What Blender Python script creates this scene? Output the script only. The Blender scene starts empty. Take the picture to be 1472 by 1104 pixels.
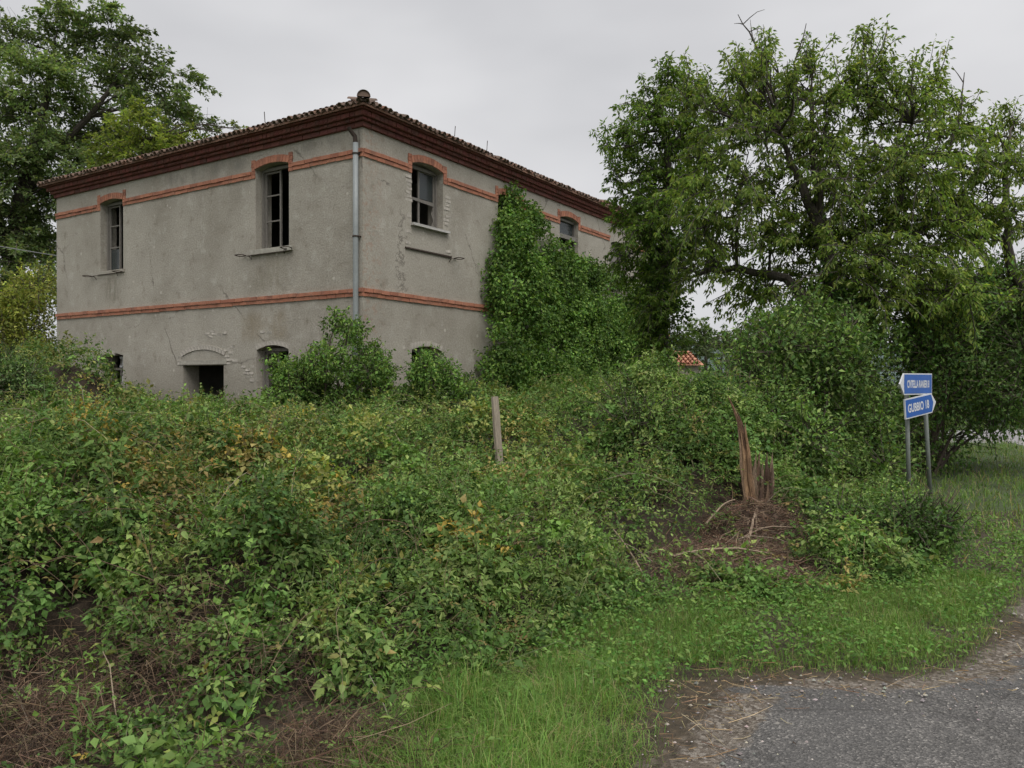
import bpy, math, random
import numpy as np
from mathutils import Vector, Matrix
from mathutils.geometry import tessellate_polygon

# ------------------------------------------------------------------ camera, sky, sun, exposure
SC = bpy.context.scene
COL = SC.collection
F = 1130.0                      # focal length in photo pixels (photo 1472 wide)
EYE = 1.6
cam_d = bpy.data.cameras.new('camera'); cam = bpy.data.objects.new('camera', cam_d); COL.objects.link(cam)
cam_d.sensor_width = 36.0; cam_d.lens = 36.0 * F / 1472.0
cam_d.clip_start = 0.05; cam_d.clip_end = 3000
cam.location = (0, 0, EYE); cam.rotation_euler = (math.radians(90 - 0.304), 0, 0)
SC.camera = cam

SUN_EL, SUN_AZ = math.radians(60), math.radians(158)      # azimuth clockwise from +Y
world = bpy.data.worlds.new('World'); SC.world = world; world.use_nodes = True
wn = world.node_tree.nodes; wl = world.node_tree.links
for n in list(wn): wn.remove(n)
w_out = wn.new('ShaderNodeOutputWorld'); w_bg = wn.new('ShaderNodeBackground')
sky = wn.new('ShaderNodeTexSky'); sky.sky_type = 'NISHITA'; sky.sun_disc = False
sky.sun_elevation = SUN_EL; sky.sun_rotation = SUN_AZ
w_hs = wn.new('ShaderNodeHueSaturation'); w_hs.inputs['Saturation'].default_value = 0.12; w_hs.inputs['Value'].default_value = 0.54
w_tc = wn.new('ShaderNodeTexCoord'); w_map = wn.new('ShaderNodeMapping'); w_map.inputs['Scale'].default_value = (1.0, 1.0, 2.6)
w_no = wn.new('ShaderNodeTexNoise'); w_no.inputs['Scale'].default_value = 1.6; w_no.inputs['Detail'].default_value = 4; w_no.inputs['Roughness'].default_value = 0.5
w_cr = wn.new('ShaderNodeValToRGB')
w_cr.color_ramp.elements[0].position = 0.3; w_cr.color_ramp.elements[0].color = (2.72, 2.75, 2.9, 1)
w_cr.color_ramp.elements[1].position = 0.72; w_cr.color_ramp.elements[1].color = (4.2, 4.2, 4.3, 1)
w_mx = wn.new('ShaderNodeMix'); w_mx.data_type = 'RGBA'; w_mx.inputs['Factor'].default_value = 0.9
w_bg.inputs['Strength'].default_value = 0.1
wl.new(sky.outputs[0], w_hs.inputs['Color']); wl.new(w_tc.outputs['Generated'], w_map.inputs[0]); wl.new(w_map.outputs[0], w_no.inputs['Vector'])
wl.new(w_no.outputs[0], w_cr.inputs[0]); wl.new(w_hs.outputs[0], w_mx.inputs['A']); wl.new(w_cr.outputs[0], w_mx.inputs['B'])
wl.new(w_mx.outputs['Result'], w_bg.inputs['Color']); wl.new(w_bg.outputs[0], w_out.inputs[0])

sun_d = bpy.data.lights.new('sun', 'SUN'); sun = bpy.data.objects.new('sun', sun_d); COL.objects.link(sun)
sun_d.energy = 1.5; sun_d.angle = math.radians(50); sun_d.color = (1.0, 0.975, 0.94)
sdir = Vector((math.sin(SUN_AZ) * math.cos(SUN_EL), math.cos(SUN_AZ) * math.cos(SUN_EL), math.sin(SUN_EL)))
sun.rotation_euler = (-sdir).to_track_quat('-Z', 'Y').to_euler(); sun.location = (0, -5, 30)
SC.view_settings.view_transform = 'Standard'; SC.view_settings.look = 'None'
SC.view_settings.exposure = 0.92; SC.view_settings.gamma = 1.0; SC.view_settings.use_curve_mapping = False
SC.cycles.max_bounces = 4; SC.cycles.diffuse_bounces = 2; SC.cycles.glossy_bounces = 2; SC.cycles.transmission_bounces = 2; SC.cycles.transparent_max_bounces = 4
SC.cycles.adaptive_threshold = 0.02; SC.cycles.use_light_tree = False; SC.cycles.caustics_reflective = False; SC.cycles.caustics_refractive = False

# ------------------------------------------------------------------ helpers
random.seed(7); RG = np.random.default_rng(11)

def P(px, py, d):
    return np.array(((px - 736) / F * d, d, EYE - (py - 546) / F * d))

def nrm(v):
    v = np.asarray(v, float)
    return v / np.maximum(np.linalg.norm(v, axis=-1, keepdims=True), 1e-9)

def vnoise(x, y, seed=0):
    x = np.asarray(x, float); y = np.asarray(y, float)
    xi = np.floor(x).astype(np.int64); yi = np.floor(y).astype(np.int64)
    fx = x - xi; fy = y - yi; fx = fx * fx * (3 - 2 * fx); fy = fy * fy * (3 - 2 * fy)
    def h(a, b):
        n = (a * 374761393 + b * 668265263 + seed * 974634777) & 0xffffffff
        n = ((n ^ (n >> 13)) * 1274126177) & 0xffffffff
        return ((n ^ (n >> 16)) & 0xffff) / 65535.0
    return (h(xi, yi) * (1 - fx) + h(xi + 1, yi) * fx) * (1 - fy) + (h(xi, yi + 1) * (1 - fx) + h(xi + 1, yi + 1) * fx) * fy

def fbm(x, y, seed=0, oct=3):
    s = 0; a = 1; t = 0
    for k in range(oct):
        s = s + a * vnoise(x * 2 ** k, y * 2 ** k, seed + k * 17); t += a; a *= .5
    return s / t

class MB:
    def __init__(self): self.v = []; self.f = []; self.c = []; self.n = 0
    def add(self, v, f, col=(1, 1, 1)):
        v = np.asarray(v, float).reshape(-1, 3); f = np.asarray(f, np.int64).reshape(-1, 3)
        c = np.asarray(col, float)
        if c.ndim == 1: c = np.tile(c, (len(v), 1))
        self.v.append(v); self.f.append(f + self.n); self.c.append(c); self.n += len(v)
    def quads(self, v, q, col=(1, 1, 1)):
        q = np.asarray(q); self.add(v, np.concatenate([q[:, [0, 1, 2]], q[:, [0, 2, 3]]]), col)
    def box(self, c, s, col=(1, 1, 1), R=None, jit=0):
        c = np.asarray(c, float); s = np.asarray(s, float) / 2
        p = np.array([(x, y, z) for x in (-1, 1) for y in (-1, 1) for z in (-1, 1)], float) * s
        if jit: p = p + RG.uniform(-jit, jit, p.shape)
        if R is not None: p = p @ np.asarray(R).T
        self.quads(p + c, [(0, 1, 3, 2), (4, 6, 7, 5), (0, 4, 5, 1), (2, 3, 7, 6), (0, 2, 6, 4), (1, 5, 7, 3)], col)
    def tube(self, pts, rad, sides=6, col=(1, 1, 1), cap=True):
        pts = np.asarray(pts, float); n = len(pts); rad = np.broadcast_to(rad, (n,))
        tg = nrm(np.gradient(pts, axis=0)); ref = np.array((0, 0, 1.)) if abs(tg[0][2]) < .9 else np.array((1., 0, 0))
        a = nrm(np.cross(tg, ref)); b = np.cross(tg, a)
        th = np.arange(sides) * 2 * math.pi / sides
        v = pts[:, None] + rad[:, None, None] * (np.cos(th)[None, :, None] * a[:, None] + np.sin(th)[None, :, None] * b[:, None])
        v = v.reshape(-1, 3); q = []
        for i in range(n - 1):
            for k in range(sides):
                k2 = (k + 1) % sides; q.append((i * sides + k, i * sides + k2, (i + 1) * sides + k2, (i + 1) * sides + k))
        q = np.array(q); f = np.concatenate([q[:, [0, 1, 2]], q[:, [0, 2, 3]]])
        if cap:
            e = [(0, k + 1, k) for k in range(1, sides - 1)]; o = (n - 1) * sides
            e += [(o, o + k, o + k + 1) for k in range(1, sides - 1)]; f = np.concatenate([f, np.array(e)])
        self.add(v, f, col)
    def sticks(self, A, B, C, r, col):
        """many three-sided bent sticks A-B-C at once (n,3)"""
        n = len(A); d = nrm(C - A); ref = np.tile((0.13, 0.21, 0.97), (n, 1)); a = nrm(np.cross(d, ref)); b = np.cross(d, a)
        V = []
        for Pt, k in ((A, 1.0), (B, .85), (C, .45)):
            for th in (0, 2.094, 4.189):
                V.append(Pt + (r * k)[:, None] * (math.cos(th) * a + math.sin(th) * b))
        V = np.stack(V, 1); q = []
        for i in range(2):
            for k in range(3): q.append((i * 3 + k, i * 3 + (k + 1) % 3, i * 3 + 3 + (k + 1) % 3, i * 3 + 3 + k))
        q = np.array(q); f = np.concatenate([q[:, [0, 1, 2]], q[:, [0, 2, 3]]])
        F_ = (np.arange(n)[:, None, None] * 9 + f[None]).reshape(-1, 3)
        self.add(V.reshape(-1, 3), F_, np.repeat(np.asarray(col), 9, axis=0) if np.ndim(col) == 2 else col)
    def ntri(self): return sum(len(f) for f in self.f)
    def mesh(self, name, smooth=False):
        me = bpy.data.meshes.new(name); v = np.concatenate(self.v); f = np.concatenate(self.f); c = np.concatenate(self.c)
        me.vertices.add(len(v)); me.vertices.foreach_set('co', v.astype(np.float32).ravel())
        me.loops.add(len(f) * 3); me.loops.foreach_set('vertex_index', f.astype(np.int32).ravel())
        me.polygons.add(len(f)); me.polygons.foreach_set('loop_start', np.arange(0, len(f) * 3, 3, dtype=np.int32))
        me.polygons.foreach_set('use_smooth', np.full(len(f), bool(smooth)))
        at = me.color_attributes.new('col', 'FLOAT_COLOR', 'POINT')
        at.data.foreach_set('color', np.concatenate([c, np.ones((len(c), 1))], 1).astype(np.float32).ravel())
        me.update(); me.validate(); return me
    def build(self, name, mat, parent=None, smooth=False, **tags):
        o = bpy.data.objects.new(name, self.mesh(name, smooth)); COL.objects.link(o); o.data.materials.append(mat)
        if parent: o.parent = parent
        return tag(o, **tags)

def tag(o, label=None, category=None, group=None, kind=None):
    for k, v in (('label', label), ('category', category), ('group', group), ('kind', kind)):
        if v: o[k] = v
    return o
def empty(name, loc=(0, 0, 0), rz=0, parent=None, **tags):
    o = bpy.data.objects.new(name, None); COL.objects.link(o); o.location = tuple(loc); o.rotation_euler = (0, 0, rz)
    if parent: o.parent = parent
    return tag(o, **tags)

# ------------------------------------------------------------------ materials
def mat(name):
    m = bpy.data.materials.new(name); m.use_nodes = True; nt = m.node_tree
    b = nt.nodes['Principled BSDF']; return m, nt.nodes, nt.links, b
def noise(N, L, vec, scale, detail=4, rough=.55):
    n = N.new('ShaderNodeTexNoise'); n.inputs['Scale'].default_value = scale; n.inputs['Detail'].default_value = detail
    n.inputs['Roughness'].default_value = rough; L.new(vec, n.inputs['Vector']); return n.outputs[0]
def ramp(N, L, fac, stops):
    r = N.new('ShaderNodeValToRGB'); e = r.color_ramp.elements
    while len(e) < len(stops): e.new(0.5)
    for k, (p, c) in enumerate(stops):
        e[k].position = p; e[k].color = (c, c, c, 1) if np.isscalar(c) else (*c, 1)
    L.new(fac, r.inputs[0]); return r.outputs[0]
def mixc(N, L, fac, a, b, mode='MIX'):
    m = N.new('ShaderNodeMix'); m.data_type = 'RGBA'; m.blend_type = mode
    for s, val in (('Factor', fac), ('A', a), ('B', b)):
        if isinstance(val, bpy.types.NodeSocket): L.new(val, m.inputs[s] if s == 'Factor' else [i for i in m.inputs if i.name == s and i.type == 'RGBA'][0])
        elif s == 'Factor': m.inputs[0].default_value = val
        else: [i for i in m.inputs if i.name == s and i.type == 'RGBA'][0].default_value = (*val, 1)
    return m.outputs['Result']
def bump(N, L, b, h, strength=.3, dist=.02):
    n = N.new('ShaderNodeBump'); n.inputs['Strength'].default_value = strength; n.inputs['Distance'].default_value = dist
    L.new(h, n.inputs['Height']); L.new(n.outputs[0], b.inputs['Normal'])
def objco(N): return N.new('ShaderNodeTexCoord').outputs['Object']
def attr(N, name='col'):
    a = N.new('ShaderNodeVertexColor'); a.layer_name = name; return a.outputs['Color']

def leaf_material(name, trans=.28, rough=.5, spec=.3):
    m, N, L, b = mat(name); c = attr(N)
    L.new(c, b.inputs['Base Color']); b.inputs['Roughness'].default_value = rough; b.inputs['Specular IOR Level'].default_value = spec
    t = N.new('ShaderNodeBsdfTranslucent'); tc = mixc(N, L, 1.0, c, (1.25, 1.35, .6), 'MULTIPLY'); L.new(tc, t.inputs[0])
    mx = N.new('ShaderNodeMixShader'); mx.inputs[0].default_value = trans
    L.new(b.outputs[0], mx.inputs[1]); L.new(t.outputs[0], mx.inputs[2]); L.new(mx.outputs[0], N['Material Output'].inputs[0]); return m
M = {}
M['leaf'] = leaf_material('bramble_leaves', .3, .55, .2)
M['tree_leaf'] = leaf_material('tree_leaves', .5, .55, .2)
M['grass'] = leaf_material('grass_blades', .35, .55, .2)
def simple(name, colr, rough=.8, nscale=20, amt=.35, bs=.2, bd=.01, metal=0, use_attr=False, stretch=None):
    m, N, L, b = mat(name); co = objco(N)
    if stretch:
        mp = N.new('ShaderNodeMapping'); mp.inputs['Scale'].default_value = stretch; L.new(co, mp.inputs[0]); co = mp.outputs[0]
    n = noise(N, L, co, nscale, 5, .6)
    v = ramp(N, L, n, [(.25, 1 - amt), (.75, 1 + amt)])
    base = attr(N) if use_attr else colr
    L.new(mixc(N, L, 1.0, base, v, 'MULTIPLY'), b.inputs['Base Color'])
    b.inputs['Roughness'].default_value = rough; b.inputs['Metallic'].default_value = metal
    if bs: bump(N, L, b, n, bs, bd)
    return m
M['bark'] = simple('bark', (.06, .05, .04), .9, 9, .5, .6, .03, stretch=(3, 3, .8))
M['twig'] = simple('dry_twigs', (.2, .14, .09), .85, 30, .3, 0, use_attr=True)
M['litter'] = simple('shaded_litter', (.04, .028, .018), .95, 14, .6, .8, .05)  # litter brown kept dark, standing in for shade between the clumps
M['old_wood'] = simple('weathered_wood', (.29, .245, .19), .85, 12, .35, .4, .006, stretch=(8, 8, .8))
M['frame_wood'] = simple('window_wood', (.19, .175, .155), .85, 14, .35, .3, .004, stretch=(6, 6, 1))
M['shutter_wood'] = simple('shutter_wood', (.2, .185, .165), .85, 10, .4, .4, .005, stretch=(9, 9, .7))
M['rot_wood'] = simple('rotten_wood', (.15, .085, .05), .9, 9, .55, .9, .02, stretch=(7, 7, .7))
M['fresh_wood'] = simple('split_wood', (.2, .135, .085), .9, 10, .6, 1.0, .03, stretch=(9, 9, .6))
M['iron'] = simple('rusty_iron', (.045, .03, .022), .85, 30, .4, .2, .002)
M['pipe'] = simple('drain_pipe', (.24, .26, .26), .5, 8, .15, .05, .002)
M['concrete'] = simple('concrete_slab', (.36, .34, .29), .9, 11, .25, .3, .006)
M['marble'] = simple('pale_sill', (.45, .435, .41), .6, 9, .12, .1, .003)
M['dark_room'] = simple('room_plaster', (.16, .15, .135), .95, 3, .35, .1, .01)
M['boards'] = simple('floor_boards', (.1, .075, .055), .9, 7, .3, .2, .005)
M['post_metal'] = simple('galvanised_post', (.17, .19, .17), .5, 16, .2, .1, .002)
M['sign_blue'] = simple('sign_blue', (.004, .085, .36), .35, 6, .08, 0)
M['sign_white'] = simple('sign_white', (.6, .61, .62), .4, 6, .05, 0)
M['cable'] = simple('cable', (.2, .2, .2), .6, 5, .1, 0)
M['cloth'] = simple('torn_sheeting', (.5, .5, .5), .7, 6, .2, .3, .02)
M['soil'] = simple('bare_soil', (.07, .046, .03), .95, 8, .5, .9, .04)
M['white_brick'] = simple('pale_brick', (.43, .395, .345), .9, 14, .3, .5, .006)

def brick_material(name, c1, c2, c3, dirt=.5):
    m, N, L, b = mat(name); co = objco(N)
    oi = N.new('ShaderNodeObjectInfo'); g = N.new('ShaderNodeNewGeometry')
    c = ramp(N, L, oi.outputs['Random'], [(0, c1), (.5, c2), (1, c3)])
    c = mixc(N, L, 1.0, c, attr(N), 'MULTIPLY')
    n = noise(N, L, g.outputs['Position'], 5, 6, .65); n2 = noise(N, L, g.outputs['Position'], 45, 4, .6)
    c = mixc(N, L, ramp(N, L, n, [(.46, 0), (.75, dirt)]), c, (.1, .075, .06))
    c = mixc(N, L, 1.0, c, ramp(N, L, n2, [(.2, .75), (.8, 1.2)]), 'MULTIPLY')
    L.new(c, b.inputs['Base Color']); b.inputs['Roughness'].default_value = .9; bump(N, L, b, n2, .4, .006); return m
M['brick'] = brick_material('brick_red', (.41, .165, .1), (.45, .195, .12), (.34, .135, .085), .6)
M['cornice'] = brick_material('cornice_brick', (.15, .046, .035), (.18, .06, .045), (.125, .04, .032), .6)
M['tile'] = brick_material('roof_tile', (.2, .12, .085), (.17, .125, .1), (.23, .12, .08), .6)
M['far_tile'] = brick_material('outhouse_tile', (.5, .24, .15), (.5, .24, .15), (.5, .24, .15), .2)

def stucco():
    m, N, L, b = mat('roughcast_wall'); co = objco(N)
    big = noise(N, L, co, .55, 5, .6); mid = noise(N, L, co, 2.6, 6, .65); fine = noise(N, L, co, 26, 5, .7)
    mp = N.new('ShaderNodeMapping'); mp.inputs['Scale'].default_value = (.9, .9, .3); L.new(co, mp.inputs[0]); streak = noise(N, L, mp.outputs[0], 1.2, 7, .7)
    c = ramp(N, L, big, [(.3, (.295, .267, .22)), (.5, (.365, .336, .284)), (.7, (.415, .383, .326))])
    c = mixc(N, L, ramp(N, L, streak, [(.55, 0), (.8, .45)]), c, (.19, .172, .135))
    c = mixc(N, L, ramp(N, L, mid, [(.55, 0), (.68, .6)]), c, (.47, .445, .39))
    c = mixc(N, L, ramp(N, L, mid, [(.28, .65), (.44, 0)]), c, (.2, .17, .13))
    # damp skirting near the ground, and a reddish flaking strip beside the house corner
    sx = N.new('ShaderNodeSeparateXYZ'); L.new(co, sx.inputs[0])
    lo = N.new('ShaderNodeMapRange'); lo.inputs[1].default_value = 2.2; lo.inputs[2].default_value = .4; L.new(sx.outputs['Z'], lo.inputs[0])
    lm = N.new('ShaderNodeMath'); lm.operation = 'MULTIPLY'; L.new(lo.outputs[0], lm.inputs[0]); L.new(ramp(N, L, mid, [(.35, .1), (.65, .7)]), lm.inputs[1])
    c = mixc(N, L, lm.outputs[0], c, (.15, .125, .09))
    cx = N.new('ShaderNodeMapRange'); cx.inputs[1].default_value = .75; cx.inputs[2].default_value = .25; L.new(sx.outputs['X'], cx.inputs[0])
    cy = N.new('ShaderNodeMath'); cy.operation = 'LESS_THAN'; cy.inputs[1].default_value = .02; L.new(sx.outputs['Y'], cy.inputs[0])
    cm = N.new('ShaderNodeMath'); cm.operation = 'MULTIPLY'; L.new(cx.outputs[0], cm.inputs[0]); L.new(cy.outputs[0], cm.inputs[1])
    cf = N.new('ShaderNodeMath'); cf.operation = 'MULTIPLY'; L.new(cm.outputs[0], cf.inputs[0]); L.new(ramp(N, L, noise(N, L, co, 7, 5, .7), [(.5, 0), (.62, .55)]), cf.inputs[1])
    c = mixc(N, L, cf.outputs[0], c, (.33, .2, .14))
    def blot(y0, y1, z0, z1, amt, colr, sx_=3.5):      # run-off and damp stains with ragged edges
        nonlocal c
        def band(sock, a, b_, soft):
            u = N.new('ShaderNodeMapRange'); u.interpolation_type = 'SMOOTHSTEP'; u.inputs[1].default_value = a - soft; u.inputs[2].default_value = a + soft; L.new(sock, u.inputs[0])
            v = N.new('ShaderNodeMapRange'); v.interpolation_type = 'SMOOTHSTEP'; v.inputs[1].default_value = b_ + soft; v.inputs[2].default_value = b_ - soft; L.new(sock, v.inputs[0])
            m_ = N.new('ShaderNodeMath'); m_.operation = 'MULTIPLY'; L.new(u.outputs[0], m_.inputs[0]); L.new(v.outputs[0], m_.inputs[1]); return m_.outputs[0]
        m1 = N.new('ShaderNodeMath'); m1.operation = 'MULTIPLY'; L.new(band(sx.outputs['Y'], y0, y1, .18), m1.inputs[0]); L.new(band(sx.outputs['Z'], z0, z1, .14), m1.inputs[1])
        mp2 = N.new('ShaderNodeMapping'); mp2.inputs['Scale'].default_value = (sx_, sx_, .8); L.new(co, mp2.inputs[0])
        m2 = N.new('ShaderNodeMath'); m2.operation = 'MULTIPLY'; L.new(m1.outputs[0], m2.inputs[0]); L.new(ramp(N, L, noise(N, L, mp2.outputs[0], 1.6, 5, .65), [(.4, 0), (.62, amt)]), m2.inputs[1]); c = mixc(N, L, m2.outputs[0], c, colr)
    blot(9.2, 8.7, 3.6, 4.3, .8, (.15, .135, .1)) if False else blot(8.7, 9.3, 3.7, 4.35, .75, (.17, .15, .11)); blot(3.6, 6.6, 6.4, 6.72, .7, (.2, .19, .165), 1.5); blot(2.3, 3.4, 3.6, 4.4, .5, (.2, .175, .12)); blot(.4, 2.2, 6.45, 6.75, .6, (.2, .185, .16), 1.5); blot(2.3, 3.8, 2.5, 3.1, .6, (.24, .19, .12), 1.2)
    vo = N.new('ShaderNodeTexVoronoi'); vo.feature = 'F1'; vo.inputs['Scale'].default_value = 1.7; L.new(co, vo.inputs['Vector'])
    chips = ramp(N, L, vo.outputs['Distance'], [(.05, .85), (.085, 0)])
    c = mixc(N, L, chips, c, (.52, .48, .42))
    # hairline cracks
    wv = N.new('ShaderNodeTexVoronoi'); wv.feature = 'DISTANCE_TO_EDGE'; wv.inputs['Scale'].default_value = .45
    wa = mixc(N, L, .35, co, mid); L.new(wa, wv.inputs['Vector'])
    cr = N.new('ShaderNodeMath'); cr.operation = 'MULTIPLY'; L.new(ramp(N, L, wv.outputs['Distance'], [(.0, .8), (.006, 0)]), cr.inputs[0]); L.new(ramp(N, L, big, [(.5, 0), (.58, 1)]), cr.inputs[1])
    c = mixc(N, L, cr.outputs[0], c, (.1, .085, .07))
    c = mixc(N, L, 1.0, c, ramp(N, L, fine, [(.25, .7), (.75, 1.24)]), 'MULTIPLY')
    L.new(c, b.inputs['Base Color']); b.inputs['Roughness'].default_value = .95
    hm = N.new('ShaderNodeMath'); hm.operation = 'ADD'; L.new(fine, hm.inputs[0]); L.new(mid, hm.inputs[1]); bump(N, L, b, hm.outputs[0], .5, .02); return m
M['stucco'] = stucco()

def glass():
    m, N, L, b = mat('dusty_glass'); b.inputs['Base Color'].default_value = (.05, .06, .06, 1); b.inputs['Roughness'].default_value = .2
    b.inputs['Specular IOR Level'].default_value = .6; b.inputs['Alpha'].default_value = .75; return m
M['glass'] = glass()

def ground_material():
    m, N, L, b = mat('road_and_verge'); co = objco(N); w = N.new('ShaderNodeSeparateColor'); L.new(attr(N), w.inputs[0])
    road, grav, wet = w.outputs[0], w.outputs[1], w.outputs[2]
    n1 = noise(N, L, co, 90, 3, .7); n2 = noise(N, L, co, 3, 5, .6); n3 = noise(N, L, co, 18, 5, .65)
    vo = N.new('ShaderNodeTexVoronoi'); vo.inputs['Scale'].default_value = 105; L.new(co, vo.inputs['Vector'])
    vs = N.new('ShaderNodeSeparateColor'); L.new(vo.outputs['Color'], vs.inputs[0])
    stone = ramp(N, L, vs.outputs[0], [(0, (.066, .063, .06)), (.55, (.112, .106, .1)), (.9, (.168, .158, .147)), (1, (.3, .28, .255))])
    asph = mixc(N, L, 1.0, stone, ramp(N, L, n2, [(.3, .72), (.7, 1.2)]), 'MULTIPLY')
    asph = mixc(N, L, ramp(N, L, noise(N, L, co, 1.1, 3, .5), [(.5, 0), (.6, .35)]), asph, (.085, .083, .081))
    ck = N.new('ShaderNodeTexVoronoi'); ck.feature = 'DISTANCE_TO_EDGE'; ck.inputs['Scale'].default_value = 1.1; L.new(mixc(N, L, .12, co, noise(N, L, co, 4, 5, .6)), ck.inputs['Vector'])
    asph = mixc(N, L, ramp(N, L, ck.outputs['Distance'], [(0, .4), (.01, 0)]), asph, (.03, .027, .024))
    vg = N.new('ShaderNodeTexVoronoi'); vg.inputs['Scale'].default_value = 55; L.new(co, vg.inputs['Vector']); vgs = N.new('ShaderNodeSeparateColor'); L.new(vg.outputs['Color'], vgs.inputs[0])
    gravc = ramp(N, L, vgs.outputs[1], [(0, (.07, .056, .042)), (.5, (.135, .11, .085)), (1, (.26, .23, .195))])
    soil = ramp(N, L, n3, [(.25, (.03, .024, .015)), (.55, (.07, .052, .032)), (.8, (.13, .095, .055))])
    c = mixc(N, L, ramp(N, L, mixc(N, L, .45, grav, n3), [(.42, 0), (.56, 1)]), soil, gravc)
    c = mixc(N, L, ramp(N, L, mixc(N, L, .4, road, n3), [(.46, 0), (.56, 1)]), c, asph)
    L.new(c, b.inputs['Base Color']); b.inputs['Roughness'].default_value = .85
    hm = N.new('ShaderNodeMath'); hm.operation = 'ADD'; L.new(vo.outputs['Distance'], hm.inputs[0]); L.new(n3, hm.inputs[1]); bump(N, L, b, hm.outputs[0], .7, .012); return m
M['ground'] = ground_material()
M['far_ground'] = simple('meadow', (.055, .075, .03), .95, 1.5, .4, .3, .05)
M['far_road'] = simple('pale_road', (.26, .25, .25), .9, 6, .2, .1, .01)
M['paint'] = simple('road_paint', (.7, .7, .68), .7, 9, .1, 0)
M['hill'] = simple('hill', (.07, .1, .09), .95, .03, .3, 0)

# ------------------------------------------------------------------ leaf generators
T6 = (np.array([(0, 0, 0), (.26, .42, .06), (.64, .37, .05), (1, 0, -.12), (.64, -.37, .05), (.26, -.42, .06), (.48, 0, -.03)]),
      np.array([(0, 5, 6), (5, 4, 6), (4, 3, 6), (3, 2, 6), (2, 1, 6), (1, 0, 6)]))
T4 = (np.array([(0, 0, 0), (.36, .46, .08), (1, 0, -.14), (.36, -.46, .08), (.5, 0, -.02)]), np.array([(0, 3, 4), (3, 2, 4), (2, 1, 4), (1, 0, 4)]))
T2 = (np.array([(0, 0, 0), (.42, .48, .07), (1, 0, -.1), (.42, -.48, .07)]), np.array([(0, 3, 2), (0, 2, 1)]))

def leaves(mb, pos, axis, n, Ln, Wd, col, tpl=T2):
    a = nrm(axis); n = nrm(n - (n * a).sum(1, keepdims=True) * a); b = np.cross(n, a)
    tv, tf = tpl; k = len(tv)
    V = pos[:, None] + tv[None, :, 0, None] * (Ln[:, None] * a)[:, None] + tv[None, :, 1, None] * (Wd[:, None] * b)[:, None] + tv[None, :, 2, None] * (Ln[:, None] * n)[:, None]
    Fc = (np.arange(len(pos))[:, None, None] * k + tf[None]).reshape(-1, 3)
    mb.add(V.reshape(-1, 3), Fc, np.repeat(col, k, axis=0))

LEAFK = 1.06
def pal(n, cols, w=None, jit=.18):
    cols = np.array(cols) * LEAFK; i = RG.choice(len(cols), n, p=None if w is None else np.array(w) / np.sum(w))
    c = cols[i] * (1 + RG.normal(0, jit, (n, 1))) * (1 + RG.normal(0, .06, (n, 3)))
    return np.clip(c, .005, .9)

def runit(n): return nrm(RG.normal(size=(n, 3)))

GREEN = [(.05, .095, .024), (.07, .125, .03), (.1, .16, .042)]

def foliage(mb, clumps, per_m2, leaf, cols, w=None, aspect=.55, droop=.35, shell=(.5, 1.05), sprig=.25, tpl=T2, clumpvar=.22, twigs=None, flat=1.0, slen=1.0, k=9):
    """leaf clumps: each (centre, radius) gets leaves spread through its outer volume plus sprigs poking out."""
    for c, r in clumps:
        c = np.asarray(c, float); r3 = np.broadcast_to(np.asarray(r, float), (3,)) * np.array((1, 1, flat)); R = float(r3.mean())
        n = max(12, int(per_m2 * 12.57 * R * R)); ns = int(n * sprig); nb = n - ns
        d = runit(nb); rad = RG.uniform(shell[0] ** 2, shell[1] ** 2, nb) ** .5
        lump = .78 + .44 * vnoise(d[:, 0] * 2.2 + c[0] * 3, d[:, 1] * 2.2 + d[:, 2] * 2.7 + c[2] * 5, 5)
        pos = c + d * r3 * (rad * lump)[:, None]
        ax = nrm(d * .5 + runit(nb) * .8 + np.array((0, 0, -droop))); nn = nrm(d * .7 + runit(nb) * .75 + np.array((0, 0, .55)))
        cv = 1 + RG.normal(0, clumpvar)
        col = pal(nb, cols, w) * max(.5, cv)
        L_ = leaf * RG.uniform(.65, 1.3, nb); leaves(mb, pos, ax, nn, L_, L_ * aspect, col, tpl)
        m = max(1, ns // k)
        d = nrm(runit(m) + np.array((0, 0, .35))); S = c + d * r3 * .8; dirn = nrm(d + runit(m) * .45 + np.array((0, 0, .25)))
        ln = slen * R * RG.uniform(.3, .75, m) * np.clip(.9 / R, .45, 1.1); E = S + dirn * ln[:, None] + np.array((0, 0, -.12)) * ln[:, None]
        t = np.tile(np.linspace(.1, 1, k), m); Pp = np.repeat(S, k, 0) + (np.repeat(E - S, k, 0)) * t[:, None] + RG.normal(0, leaf * .25, (m * k, 3))
        ax = nrm(np.repeat(dirn, k, 0) * .5 + runit(m * k) * .7 + np.array((0, 0, -droop))); nn = nrm(runit(m * k) * .7 + np.array((0, 0, .8)))
        L_ = leaf * RG.uniform(.6, 1.15, m * k); leaves(mb, Pp, ax, nn, L_, L_ * aspect, pal(m * k, cols, w) * max(.6, cv), tpl)
        if twigs is not None:
            twigs.sticks(c + (S - c) * .3, S * .98 + c * .02, E, np.full(m, .006 + .004 * R), (.07, .055, .04))

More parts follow.
